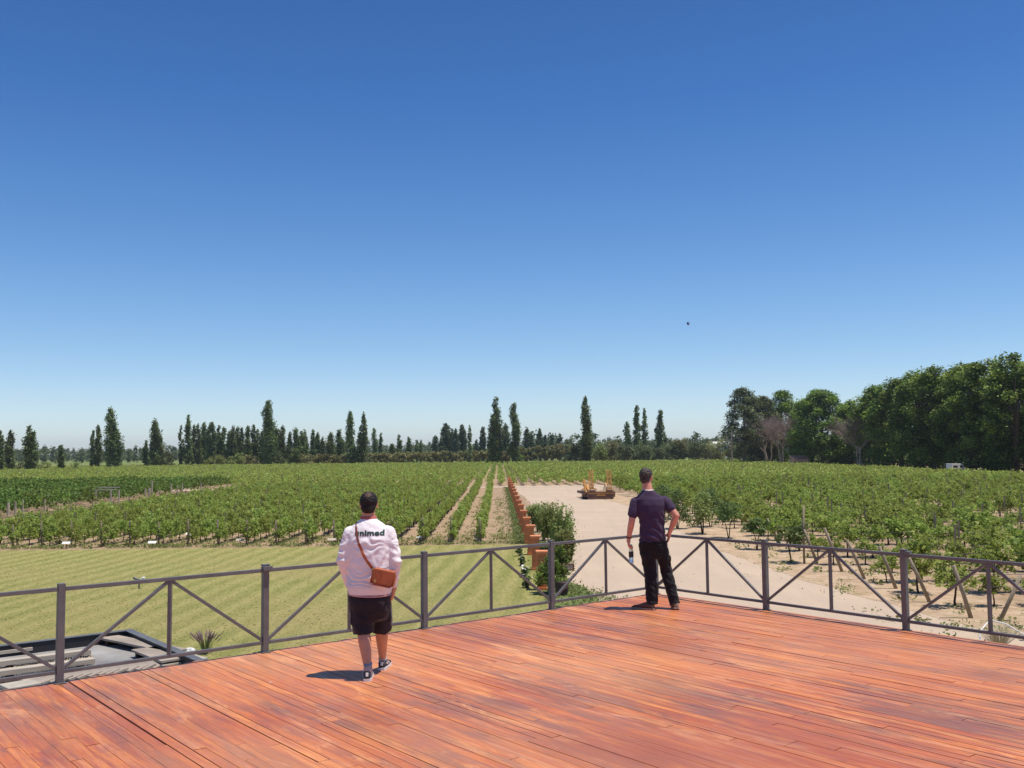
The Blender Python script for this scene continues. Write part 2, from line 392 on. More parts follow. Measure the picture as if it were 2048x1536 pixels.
sheet('ground', [(-5900,-100), (5900,-100), (5900,5900), (-5900,5900)], G, M['soil'])
sheet('far_fields', wavy([(-900,402), (900,402), (4000,5800), (-4000,5800)], 3, 20, 3), G+.03, M['far_field'])
tag(bpy.data.objects['far_fields'], 'flat green fields beyond the vineyard', kind='structure')
sheet('lawn', wavy([(-90,-20), (1.6,-20), (1.35,30), (.95,60.2), (-90,57.4)], .12, .8, 4), G+.012, M['lawn'])
sheet('grass_verge', wavy([(.15,60.5), (1.1,60.2), (-.2,154), (-1.1,154)], .12, .7, 5), G+.008, M['verge'])
sheet('gravel_drive', wavy([(2.2,-20), (16,-20), (16.3,26), (15.0,33), (13.6,42), (12.4,53), (12.6,70), (12.6,95), (11.5,128), (16,160), (-1.3,160), (-.4,152), (1.9,110), (2.0,60)], .25, 1.0, 6), G+.012, M['gravel'])
sheet('sandy_margin', wavy([(9.5,128), (11.8,100), (11.9,60), (11.9,52), (13,41), (14.6,32), (16,24), (19,24), (17.5,45), (16.6,70), (17,130)], .35, 1.0, 7), G+.018, M['sandy'])
sheet('crossing_track', wavy([(-110,150), (-1,151.5), (16,152), (110,150), (110,156.5), (16,158), (-1,157), (-110,156)], .3, 2, 8), G+.022, M['gravel'])
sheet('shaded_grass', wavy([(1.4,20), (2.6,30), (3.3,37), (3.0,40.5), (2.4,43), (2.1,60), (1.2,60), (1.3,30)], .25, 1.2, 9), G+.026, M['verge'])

# low hills on the horizon
def hill_range(name, D, x0, x1, hts, m):
    mb = MB(); n = 160; top = []
    for i in range(n+1):
        x = x0+(x1-x0)*i/n; t = i/n*(len(hts)-1); k = min(int(t), len(hts)-2); f = t-k; f = f*f*(3-2*f)
        h = hts[k]*(1-f)+hts[k+1]*f + 5*noise.noise(Vector((x*.004, D*.01, 0)))
        top.append((x, h))
    for i in range(n):
        (xa, ha), (xb, hb) = top[i], top[i+1]
        mb.add([(xa, D-600, G-2), (xb, D-600, G-2), (xb, D, G+hb), (xa, D, G+ha), (xb, D+900, G-2), (xa, D+900, G-2)], [(0,1,2,3), (3,2,4,5)])
    o = mb.build(name, m); return tag(o, kind='structure')
hill_range('hills', 4600, -1300, 2700, [4, 8, 12, 16, 26, 44, 56, 40, 50, 60, 40], simple('hill_scrub', (.16,.155,.12), .95, .25, .002))

# ------------------------------------------------------------------ the deck
C = Vector((2.021, 13.904, 0)); A1 = 3.8281
e1 = Vector((math.cos(A1), math.sin(A1), 0)); e2 = Vector((-math.sin(A1), math.cos(A1), 0))
def D_(u, v, z=0): return C + e1*u + e2*v + Vector((0,0,z))
def deck():
    mb = MB(); u = -.05; i = 0
    while u < 22:
        bw = .090 + R.uniform(-.004, .004); v = -.055 + R.uniform(-.022, .018)*(1 if i else 0)
        if i == 0: v = -.05
        while v < 21:
            L = R.choice([2.1, 2.7, 3.3, 3.9])*R.uniform(.75, 1.1); tone = R.random()
            dz = R.gauss(0, .0013); gap = .002 if R.random() < .80 else R.uniform(.006, .014)
            mb.box((u+bw/2, v+L/2, -.0125+dz), (bw-gap, L-.005, .025), rz=R.gauss(0, .0006), rnd=tone); v += L
        u += bw; i += 1
    o = mb.build('deck', M['deck'], rnd=True); o.location = C; o.rotation_euler = (0,0,A1)
    tag(o, kind='structure')
    b = MB()
    for k in range(23): b.box((11, .3+k*.95, -.11), (22, .06, .14))
    b.box((11, 10.5, -.22), (22.0, 21.0, .06))
    s_ = b.build('deck_frame', M['dark_under']); s_.location = C; s_.rotation_euler = (0,0,A1)
    tag(s_, kind='structure')
    wl = MB(); wl.box((11.3, 10.8, (G-.28)/2-.02), (21.6, 20.6, -G-.30))
    s_ = wl.build('building', M['plaster']); s_.location = C; s_.rotation_euler = (0,0,A1)
    tag(s_, 'plastered building that carries the red wooden deck', 'building')
deck()

# ------------------------------------------------------------------ the railing
def railing(origin_u, dirn, step, n, label, caps, start):
    """dirn 0: along e1, 1: along e2; posts at k*step"""
    P = (lambda s, z, off=0: D_(s, off, z)) if dirn == 0 else (lambda s, z, off=0: D_(off, s, z))
    r = empty('metal_railing', P(0,0), 0, label, 'railing'); base = P(0,0)
    ang = A1 if dirn == 0 else A1+math.pi/2
    L = lambda s, z, off=0: P(s, z, off)-base
    for k in range(start, n+1):
        mb = MB(); mb.box(L(k*step, .445), (.062,.062,.89), rz=ang); mb.box(L(k*step, .005), (.10,.10,.006), rz=ang)
        mb.build('post', M['rail'], r, bevel=.003)
        if k in caps:
            c = MB(); c.box(L(k*step, .862)+Vector((.022,-.025,0)), (.10,.07,.045), rz=ang)
            c.box(L(k*step, .897), (.074,.074,.012), rz=ang); c.build('post_clamp', M['rail'], r, bevel=.003)
    for k in range(0, n):
        a, b = k*step+.031, (k+1)*step-.031; m_ = (k+.5)*step
        MB().bar(L(a,.84), L(b,.84), .042, .036).build('top_rail', M['rail'], r, bevel=.003)
        MB().bar(L(a,.10), L(b,.10), .036, .032).build('bottom_rail', M['rail'], r, bevel=.003)
        MB().bar(L(m_,.116), L(m_,.822), .036, .036).build('baluster', M['rail'], r, bevel=.003)
        for s_, e_ in ((a-.004, m_-.016), (b+.004, m_+.016)):
            MB().bar(L(s_,.125), L(e_,.818), .028, .030).build('brace', M['rail'], r, bevel=.003)
    return r
railing(0, 0, 1.984, 7, 'dark grey metal railing on the lawn side, behind the man in the white shirt', (3,), 0)
railing(0, 1, 1.8785, 6, 'dark metal railing on the drive side, running right from the corner post', (2,), 1)

# small floodlight outside the corner post
t = empty('floodlight', C+Vector((.10,.03,.07)), 0, 'small dark floodlight with white glass fixed low on the corner post of the railing', 'floodlight')
m_ = MB(); m_.limb((.0,-.02,.10), (.05,0,.12), .02, .035); m_.bar((-.07,0,.04), (.02,0,.10), .018); m_.build('housing', M['rail'], t, smooth=True)
MB().ell((.085,-.02,.085), (.038,.028,.035)).build('lens', M['white'], t, smooth=True)

# ------------------------------------------------------------------ lower flat roof with loose boards
RZ = -1.05
def lower_roof():
    K = Vector((-6.49, 16.41, 0))
    t = empty('flat_roof_annex', (K.x, K.y, G), A1, 'low annex with flat grey roof and black parapet below the deck at left', 'building')
    z0 = -G   # local z of deck level
    # local frame: x along e1 (away to the left), y along e2 (towards the deck)
    mem = simple('roof_membrane', (.30,.29,.275), .8, .35, 1.1, spec=.3, bump=.15)
    blk = simple('black_flashing', (.025,.025,.03), .55, .3, 5)
    b = MB(); b.box((6, 3.6, (z0-1.10)/2), (12, 7.2, z0-1.10)); b.build('wall', M['plaster'], t)
    b = MB(); b.box((6, 3.6, z0-1.075), (11.76, 7.0, .05)); b.build('roof', mem, t)
    p = MB(); p.box((6, .05, z0-.98), (12.1, .10, .20)); p.box((.0, 3.65, z0-.98), (.10, 7.0, .20)); p.build('parapet', blk, t, bevel=.006)
    c = MB(); c.box((6, .05, z0-.877), (12.16, .13, .006)); c.box((.0, 3.65, z0-.877), (.13, 7.05, .006)); c.build('coping', M['rail'], t)
    return t
lower_roof()
M['beam'] = simple('pale_timber', (.46,.40,.32), .8, .2, 3, sxyz=(.5,6,6), bump=.3, bscale=20)
M['slab'] = simple('grey_board', (.33,.28,.23), .85, .25, 3, bump=.3)
M['cane'] = simple('cane', (.30,.24,.17), .9, .3, 12)
def rp(x, y, z): return at(x/4.452, 1240+y/4.452, z)
def plank(name, p, q, w, h, m, label, cat, group=None):
    c = (p+q)/2; d = q-p; o = empty(name, (c.x, c.y, RZ), math.atan2(d.y, d.x), label, cat, group)
    b = MB(); b.box((0,0,p.z-RZ-h/2), (d.length, w, h)); b.build('board', m, o, bevel=.004)
    for s in (-.42, 0, .42): MB().box((d.length*s, 0, (p.z-RZ-h)/2), (.08, w*.8, p.z-RZ-h-.002)).build('support', M['dark_under'], o)
    return o
def ext(p, q, k): return p+(q-p)*k
a_, b_ = rp(0,272,-.95), rp(285,238,-.95); plank('timber_beam', ext(b_, a_, 3.2), b_, .13, .05, M['beam'], 'short pale timber beam nearest the far parapet of the flat roof', 'timber beam')
a_, b_ = rp(0,362,-.90), rp(800,258,-.90); plank('timber_beam', ext(b_, a_, 1.8), b_, .15, .07, M['beam'], 'pale timber beam along the far side of the slatted cane mat', 'timber beam')
a_, b_ = rp(0,446,-.90), rp(835,336,-.90); plank('timber_beam', ext(b_, a_, 1.8), b_, .17, .07, M['beam'], 'pale timber beam between the two slatted cane mats', 'timber beam')
a_, b_ = rp(960,142,-.93), rp(1590,268,-.93); plank('wooden_board', a_, b_, .30, .035, M['slab'], 'long grey board beside the right parapet of the flat roof', 'board')
a_, b_ = rp(1290,245,-.93), rp(1560,345,-.93); plank('wooden_board', a_, b_, .42, .035, M['slab'], 'short wide grey board lying behind the second baluster of the railing', 'board')
def cane_mat(pA, pB, pC, label):
    o = empty('cane_mat', (pA.x, pA.y, RZ), 0, label, 'cane mat'); d = pB-pA; L = d.length; d.normalize(); s = (pC-pA); k = int(L/.035)
    b = MB(); 
    for i in range(k):
        p = pA + d*(L*(i+.5)/k) - pA; z = .045 + R.uniform(-.008,.008)
        b.bar(p*1+Vector((0,0,z)), p+s*R.uniform(.93,1)+Vector((0,0,z+R.uniform(-.01,.01))), R.uniform(.014,.026), .014)
    b.build('cane', M['cane'], o)
    f = MB(); 
    for u_ in (.2,.8): f.bar(s*u_+Vector((0,0,.018)), s*u_+d*L+Vector((0,0,.018)), .03, .03)
    f.build('batten', M['dpost'], o); return o
za = -1.0
cane_mat(rp(815,300,za)+e1*0, rp(0,400,za)+e1*1.2, rp(835,340,za), 'slatted cane mat lying between the two long pale beams')
cane_mat(rp(850,385,za), rp(0,480,za)+e1*1.0, rp(890,440,za), 'slatted cane mat in front of the nearer pale beam')
for i, (x0, y0, x1, y1, lab) in enumerate([(1430,345,1600,375,'pale square paving slab on the roof, left one of the pair under the railing'), (1610,318,1760,350,'pale square paving slab on the roof next to the right parapet'), (105,535,255,580,'pale square paving slab on the roof left of the leftmost railing post')]):
    c_ = rp((x0+x1)/2, (y0+y1)/2, -.98); o = MB().box((0,0,.035), (.42,.36,.05)).build('paving_slab', simple('paving_slab%d'%i, (.42,.38,.31), .85, .15, 6), bevel=.006)
    o.location = (c_.x, c_.y, RZ); o.rotation_euler = (0,0,A1+.12); tag(o, lab, 'paving slab')
# row of leaning grey slats close under the deck edge
for i in range(13):
    c_ = rp(330+i*83, 515-i*11.3, -.98); o = MB().box((0,0,.05), (.20+.03*R.random(),.50,.035), M=Matrix.Rotation(R.uniform(.1,.25), 3, 'Y')).build('roof_slat', M['slab'], bevel=.003)
    o.location = (c_.x, c_.y, RZ); o.rotation_euler = (0,0,A1+R.uniform(.25,.5))
    tag(o, 'grey wooden slat lying in the row under the deck edge', 'slat', 'grey slats in a row on the flat roof')

# ------------------------------------------------------------------ grapevines
def vine_mesh(kind, seed, scale=1.0):
    """points of one vine's canopy; rows run along local y"""
    r = random.Random(seed); cs, rs = [], []
    if kind == 'low':        # trellised, upright shoots
        for i in range(11):
            cs.append((r.gauss(0,.08), -.78+1.56*(i+.5)/11, r.uniform(.52,1.05))); rs.append(r.uniform(.18,.29))
        for i in range(7): cs.append((r.gauss(0,.10), r.uniform(-.75,.75), r.uniform(1.15,1.45))); rs.append(r.uniform(.12,.2))
        P, c = clumps(cs, rs, 470, seed, 1.0, .5); m, s = M['vine'], .13
    elif kind == 'bush':     # tall loose canopy with drooping shoots
        for i in range(14):
            cs.append((r.gauss(0,.26), r.uniform(-.72,.72), r.uniform(1.05,1.7))); rs.append(r.uniform(.26,.44))
        for i in range(7): cs.append((r.choice((-1,1))*r.uniform(.4,.8), r.uniform(-.9,.9), r.uniform(.8,1.3))); rs.append(r.uniform(.14,.24))
        for i in range(4): cs.append((r.gauss(0,.3), r.uniform(-.7,.7), r.uniform(1.85,2.25))); rs.append(r.uniform(.12,.2))
        P, c = clumps(cs, rs, 380, seed, .8, .45); m, s = M['vine'], .135
    elif kind == 'tall':     # overhead trellis, 3 m piece
        for i in range(20):
            cs.append((r.gauss(0,.5), -1.5+3*(i+.5)/20, r.uniform(1.25,2.1))); rs.append(r.uniform(.3,.5))
        P, c = clumps(cs, rs, 90, seed, .8, .5); m, s = M['vine_dark'], .2
    else:                    # 'far': 3 m of low row seen from afar
        for i in range(14):
            cs.append((r.gauss(0,.14), -1.5+3*(i+.5)/14, r.uniform(.6,1.15))); rs.append(r.uniform(.26,.42))
        P, c = clumps(cs, rs, 70, seed, 1.0, .55); m, s = M['vine'], .24
    me = leaf_mesh('vine_foliage', P, s, m, rnd=.25+.5*c, seed=seed)
    return me

def trunk_mesh(h, r0, seed, arms=True):
    r = random.Random(seed); b = MB(); x = y = 0; pts = [(0,0,-.02)]
    for i in range(1, 6):
        x += r.gauss(0,.025)*h; y += r.gauss(0,.03)*h; pts.append((x, y, h*i/5))
    b.tube(pts, [r0*1.25, r0, r0*.9, r0*.85, r0*.9, r0*.7], 7)
    if arms:
        for s in (-1, 1): b.tube([pts[-2], (x+r.gauss(0,.04), y+s*.3, h*1.03), (x, y+s*.68, h*1.08)], [r0*.7, r0*.5, r0*.3], 6)
    me = b.mesh('trunk', True); me.materials.append(M['vbark']); return me

low_f = [vine_mesh('low', 100+i) for i in range(6)]; bush_f = [vine_mesh('bush', 200+i) for i in range(8)]
tall_f = [vine_mesh('tall', 300+i) for i in range(4)]; far_f = [vine_mesh('far', 400+i) for i in range(5)]
low_t = [trunk_mesh(.62, .03, 500+i) for i in range(4)]; bush_t = [trunk_mesh(1.12, .05, 600+i) for i in range(5)]

SL = -.0149                                   # the rows lean a touch left of the view axis
def in_view(x, y, m=4): return abs(x) < .54*y+m and y > 20
V = []                                        # (x, y, kind, rot, scale)
row = 0
while row < 20:                               # low rows left of the pillars
    x0 = -2.05-1.83*row; y = 61.5+R.uniform(-.3,.3)
    while y < 149:
        if R.random() > .03: V.append((x0+SL*(y-61)+R.gauss(0,.05), y, 'low', R.choice((0, math.pi))+R.gauss(0,.05), R.uniform(.86,1.14)))
        y += 1.5
    row += 1
for k in range(40):                           # right block, rows run away to the right
    y0 = 29.0+3.2*k; x = 15.9 if k < 20 else 14.6
    if y0 > 150: break
    while x < 94:
        if R.random() > (.26 if y0 < 62 else .14 if y0 < 90 else .05): V.append((x+R.gauss(0,.18), y0+R.gauss(0,.15)+.02*(x-15), 'bush', math.pi/2+R.choice((0, math.pi))+R.gauss(0,.2), R.uniform(.58,1.08)))
        x += 1.55
V = [v for v in V if in_view(v[0], v[1])]
size = lambda v: (2.2 if v[2] == 'bush' else 1.5)*v[4]/math.hypot(v[0], v[1])
seen = [v for v in V if abs(v[0]-1.5*0) < .515*v[1]]
seen.sort(key=size, reverse=True)
# the front of the left block is as prominent as the near part of the right one
indiv = [v for v in seen if v[2] == 'bush'][:232] + sorted([v for v in seen if v[2] == 'low'], key=lambda v: v[1])[:68]
ids = set(id(v) for v in indiv)
wire_proto = {}
for i, v in enumerate(indiv):
    x, y, kind, rz, s = v
    if kind == 'bush':
        near = y < 46
        if x < 17.3 and y < 62: lab = 'bushy grapevine at the drive end of its row, beside a leaning end post'; gr = 'grapevines at the row ends right of the drive'
        elif near: lab = 'bushy grapevine with twisted dark trunk close to the right railing'; gr = 'grapevines close to the right railing'
        elif x < 24: lab = 'green grapevine in the right vineyard near the gravel drive'; gr = 'grapevines near the drive in the right vineyard'
        else: lab = 'green grapevine deep in the right vineyard towards the dark trees'; gr = 'grapevines deeper in the right vineyard'
        t = empty('grapevine', (x, y, G+.015), rz, lab, 'grapevine', gr)
        f = link_mesh('foliage', bush_f[i % 8], t); k = link_mesh('trunk', bush_t[i % 5], t)
    else:
        if x > -8: lab = 'trellised grapevine at the head of a row with bare soil strips beside it'; gr = 'grapevines heading the rows next to the brick pillars'
        else: lab = 'trellised grapevine at the head of a row along the far lawn edge'; gr = 'grapevines heading the rows along the lawn'
        t = empty('grapevine', (x, y, G), rz, lab, 'grapevine', gr)
        f = link_mesh('foliage', low_f[i % 6], t); k = link_mesh('trunk', low_t[i % 4], t)
    t.scale = (s, s, s)

# everything further away: one mass of vines, instanced on points
pts, idx, rot, scl = [], [], [], []
def put(x, y, i, r, s): pts.append((x, y, G)); idx.append(i); rot.append(r); scl.append(s)
protos = low_f + bush_f + tall_f + far_f                       # 6 + 8 + 4 + 5
combo = []
for k, me in enumerate(protos):
    o = bpy.data.objects.new('vine_kind_%02d' % k, me); combo.append(o)
for v in V:
    if id(v) in ids: continue
    put(v[0], v[1], (R.randrange(6) if v[2] == 'low' else 6+R.randrange(8)), v[3], v[4])
for k in range(24):                                            # taller overhead-trained block on the left
    x0 = -42.6-2.1*k; y = 62.0
    while y < 150:
        if in_view(x0, y, 6): put(x0+SL*(y-61)+R.gauss(0,.1), y, 14+R.randrange(4), R.choice((0, math.pi)), R.uniform(.95,1.1))
        y += 2.8
x = -236.0
while x < 92:                                                  # the far vineyard beyond the crossing track
    y = 158.5+R.uniform(0,1.5); xr = x
    gap = R.random() < .03
    while y < 392:
        xx = xr+SL*(y-61)
        if in_view(xx, y, 8) and xx < 88 and not (gap and y > 300) and R.random() > .03: put(xx+R.gauss(0,.1), y, 18+R.randrange(5), R.choice((0, math.pi))+R.gauss(0,.04), R.uniform(.85,1.18))
        y += 2.9
    x += 1.9
def instancer(name, pts, idx, rot, scl, objs, label, cat=None):
    me = bpy.data.meshes.new(name); me.from_pydata(pts, [], []); me.update()
    for nm, ty, dat in (('vi', 'INT', idx), ('vr', 'FLOAT', rot), ('vs', 'FLOAT', scl)):
        a = me.attributes.new(nm, ty, 'POINT'); a.data.foreach_set('value', dat)
    o = bpy.data.objects.new(name, me); col.objects.link(o)
    pc = bpy.data.collections.new(name+'_kinds')
    for p in objs: pc.objects.link(p)
    ng = bpy.data.node_groups.new(name, 'GeometryNodeTree')
    ng.interface.new_socket('Geometry', in_out='INPUT', socket_type='NodeSocketGeometry'); ng.interface.new_socket('Geometry', in_out='OUTPUT', socket_type='NodeSocketGeometry')
    gi, go = ng.nodes.new('NodeGroupInput'), ng.nodes.new('NodeGroupOutput')
    ci = ng.nodes.new('GeometryNodeCollectionInfo'); ci.inputs['Collection'].default_value = pc; ci.inputs['Separate Children'].default_value = True; ci.inputs['Reset Children'].default_value = True
    ip = ng.nodes.new('GeometryNodeInstanceOnPoints'); ip.inputs['Pick Instance'].default_value = True
    def attr(nm, ty):
        a = ng.nodes.new('GeometryNodeInputNamedAttribute'); a.data_type = ty; a.inputs['Name'].default_value = nm; return a.outputs[0]
    cx = ng.nodes.new('ShaderNodeCombineXYZ'); ng.links.new(attr('vr', 'FLOAT'), cx.inputs[2])
    er = ng.nodes.new('FunctionNodeEulerToRotation'); ng.links.new(cx.outputs[0], er.inputs[0])
    ng.links.new(gi.outputs[0], ip.inputs['Points']); ng.links.new(ci.outputs[0], ip.inputs['Instance'])
    ng.links.new(attr('vi', 'INT'), ip.inputs['Instance Index']); ng.links.new(er.outputs[0], ip.inputs['Rotation'])
    ng.links.new(attr('vs', 'FLOAT'), ip.inputs['Scale']); ng.links.new(ip.outputs[0], go.inputs[0])
    md = o.modifiers.new('scatter', 'NODES'); md.node_group = ng
    return tag(o, label, cat, kind='stuff')
instancer('vineyard', pts, idx, rot, scl, combo, 'green rows of grapevines filling the flat vineyard out to the far hedge', 'vineyard')

# trunks and thin stakes of the massed vines
tm = MB()
for v in V:
    if id(v) in ids or v[1] > 110: continue
    h = (1.0 if v[2] == 'bush' else .55); tm.tube([(v[0],v[1],G), (v[0]+R.gauss(0,.05),v[1]+R.gauss(0,.05),G+h*v[4])], [.045,.03], 5, cap=False)
tag(tm.build('vine_trunks', M['vbark']), 'thin dark trunks under the massed vine rows', 'vine trunks', kind='stuff')
sk = MB()
for k in range(1, 20):
    x0 = -2.05-1.83*k; y = 61+R.uniform(7,9)
    while y < 149:
        xx = x0+SL*(y-61)
        if in_view(xx, y): sk.box((xx, y, G+.84), (.06,.06,1.68+R.uniform(-.1,.12)))
        y += 8.5
x = -230
while x < 90:
    y = 165+R.uniform(0,12)
    while y < 385:
        if in_view(x, y): sk.box((x+SL*(y-61), y, G+.9), (.10,.10,1.8+R.uniform(-.1,.25)))
        y += R.choice((17, 26, 34))
    x += 3.8
for k in range(2, 34):
    y0 = 29.0+3.2*k; x = 20+R.uniform(0,4)
    while x < 90:
        if in_view(x, y0): sk.box((x, y0+.02*(x-15), G+1.05), (.07,.07,2.2+R.uniform(-.15,.15)))
        x += 7.5
tag(sk.build('trellis_stakes', M['post']), 'thin pale trellis stakes scattered through the far rows', 'trellis stakes', kind='stuff')

wr = MB()
for k in range(0, 14):
    for z_ in (1.15, 1.55): wr.bar((15.7, 29.0+3.2*k, G+z_), (60, 29.0+3.2*k+.9, G+z_+.02), .012)
for k in range(0, 12):
    for z_ in (.6, 1.1): wr.bar((-2.05-1.83*k, 61, G+z_), (-2.05-1.83*k+SL*60, 121, G+z_), .012)
tag(wr.build('trellis_wires', M['rail']), 'thin trellis wires strung along the vine rows', 'wires', kind='stuff')

# end posts along the lawn
for k in range(0, 20):
    x = -2.05-1.83*k; lean = R.uniform(-.06,.02); h = R.uniform(1.5,1.72)
    o = MB().tube([(0,0,-.05), (lean*.5,.0,h*.5), (lean,-.02,h)], [.055,.05,.048], 8).build('vineyard_post', M['dpost'], smooth=True)
    o.location = (x+R.gauss(0,.03), 60.9, G)
    lb = ['wooden end post of the vine row beside the grass verge and brick pillars', 'wooden end post of the second vine row left of the brick pillars', 'wooden end post of the third vine row left of the brick pillars']
    if k < 3: tag(o, lb[k], 'post')
    else: tag(o, 'dark wooden end post of a vine row along the far edge of the lawn', 'post', 'vine row end posts along the lawn')
# leaning end posts of the right block
for i, (px, py, tx, ty) in enumerate([(1686,1144,1652,1055), (1731,1159,1697,1079), (1794,1178,1762,1092), (1862,1205,1822,1115), (1944,1237,1912,1130), (1636,1128,1610,1058), (1560,1092,1536,1036)]):
    b = at(px, py, G); D = b.y; hgt = (py-ty)/F*D*.97; dx = (tx-px)/F*D
    o = MB().tube([(0,0,-.1), (dx*.5,0,hgt*.5), (dx,0,hgt)], [.075,.07,.065], 9).build('leaning_post', M['post'], smooth=True)
    o.location = (b.x, b.y, G); tag(o, ['sixth', 'fourth', 'third', 'second', 'first', 'seventh', 'eighth'][i] and 'leaning round timber anchor post, %s from the right edge of the photo' % ['fifth','fourth','third','second','first','sixth','seventh'][i], 'post', 'leaning anchor posts along the drive')
b = at(1996,1243,G); o = MB().tube([(0,0,-.1), (.45,0,.75), (.86,.1,1.5)], [.07,.065,.06], 9).build('leaning_post', M['post'], smooth=True); o.location = b
tag(o, 'weathered post leaning to the right, opposite to the others, at the right edge', 'post')
o = MB().tube([(0,0,-.1), (.0,0,1.5), (.05,.0,2.9)], [.06,.055,.05], 9).build('vineyard_post', M['post'], smooth=True); o.location = at(1664,1160,G)+Vector((.6,6,0))
tag(o, 'tall thin upright stake among the vines left of the leaning posts', 'post')
# pale posts under the front row of the tall block
for i, (qx, qy) in enumerate([(20,490),(88,490),(175,480),(250,470),(440,440),(1035,370),(1100,350),(1225,305),(1280,300),(1335,298),(1405,295),(1500,270),(1515,262),(1585,255),(1715,230)]):
    p = at(qx/4.452, 940+qy/4.452, G); h = R.uniform(1.7,2.0) if i != 10 else 2.6
    o = MB().box((0,0,h/2), (.14,.14,h)).build('trellis_post', M['ppost'], bevel=.01); o.location = (-41.9+SL*(p.y-61), p.y, G)
    if i == 10: tag(o, 'tallest pale post at the front of the tall dark vine block', 'post')
    else: tag(o, 'pale square post carrying the front of the tall dark vine row', 'post', 'pale posts of the tall vine block')
# pergola frame
t = empty('pergola', (-41.2, 97.5, G), .05, 'pale open wooden frame with crossbars standing at the tall vine row', 'frame')
for x, y in ((-.75,0),(.75,0),(1.2,.9)): MB().box((x,y,1.1), (.13,.13,2.2)).build('post', M['ppost'], t)
MB().box((-.05,0,2.25), (2.6,.10,.10)).build('crossbar', M['ppost'], t); MB().box((.2,.9,2.45), (2.2,.10,.10)).build('crossbar', M['ppost'], t)
t = empty('water_trough', (-40.7, 82.5, G), .1, 'small grey trough on the soil in front of the tall vine row at far left', 'trough')
MB().box((0,0,.35), (2.0,.8,.6)).build('basin', M['rail'], t, bevel=.03); MB().box((0,0,.66), (1.8,.62,.02)).build('water', simple('trough_water', (.2,.25,.28), .1), t)

# little white row signs
for px, py, tilt, lab in [(132,1098,0,'leftmost small white row sign on a stake at the lawn edge'), (304,1097,0,'second small white row sign from the left at the lawn edge'), (378.5,1080,.35,'small white row sign standing crooked among the vines, behind the lawn edge'), (480,1092,.0,'faded row sign right of the crooked one at the lawn edge'), (663,1091,0,'faded row sign just left of the man in the white shirt'), (841,1086,-.15,'small white row sign right of the man in the white shirt')]:
    p = at(px, py, G); t = empty('row_sign', p, tilt*.6, lab, 'sign')
    MB().box((0,.02,.17), (.04,.03,.34)).build('stake', M['dpost'], t)
    MB().box((0,0,0), (.5,.02,.20), M=Matrix.Rotation(-.9, 3, 'X') @ Matrix.Rotation(tilt, 3, 'Y')).build('plate', M['white'] if px not in (480,663) else simple('faded_plate', (.5,.42,.33)), t).location = (0,0,.38)

# ------------------------------------------------------------------ brick pillars
for i, (py, D) in enumerate([(0,40.6),(0,47.3),(0,54.1),(0,60.8),(0,67.8),(0,74.8),(0,82),(0,89.6),(0,97.6),(0,105.6),(0,114),(0,122),(0,130),(0,138),(0,146),(0,153.5)]):
    x = 1.18-.0158*(D-40); t = empty('brick_pillar', (x, D, G), -.015+R.gauss(0,.02), cat='pillar')
    h = 1.66*R.uniform(.985,1.015)
    b = MB(); b.box((0,0,h/2-.06), (.36,.40,h-.12)); b.box((0,0,.06), (.42,.46,.12)); b.box((0,0,h-.17), (.385,.425,.05)); b.build('shaft', M['brick'], t, bevel=.006)
    c = MB(); c.box((0,0,h-.115), (.44,.48,.05)); c.box((0,0,h-.05), (.50,.54,.08)); c.build('cap', M['tile'], t, bevel=.012)
    if i < 5: t['label'] = ['nearest terracotta brick pillar, half hidden by the dark climbing bush', 'second nearest terracotta brick pillar, between the climbing bush and the railing', 'third terracotta brick pillar from the deck', 'fourth terracotta brick pillar from the deck', 'fifth terracotta brick pillar from the deck'][i]
    else: t['label'] = 'terracotta brick pillar in the receding line beyond the tall feathery shrubs'; t['group'] = 'brick pillars receding along the drive'
    if i == 15: t['label'] = 'farthest terracotta brick pillar, at the crossing track'; del t['group']

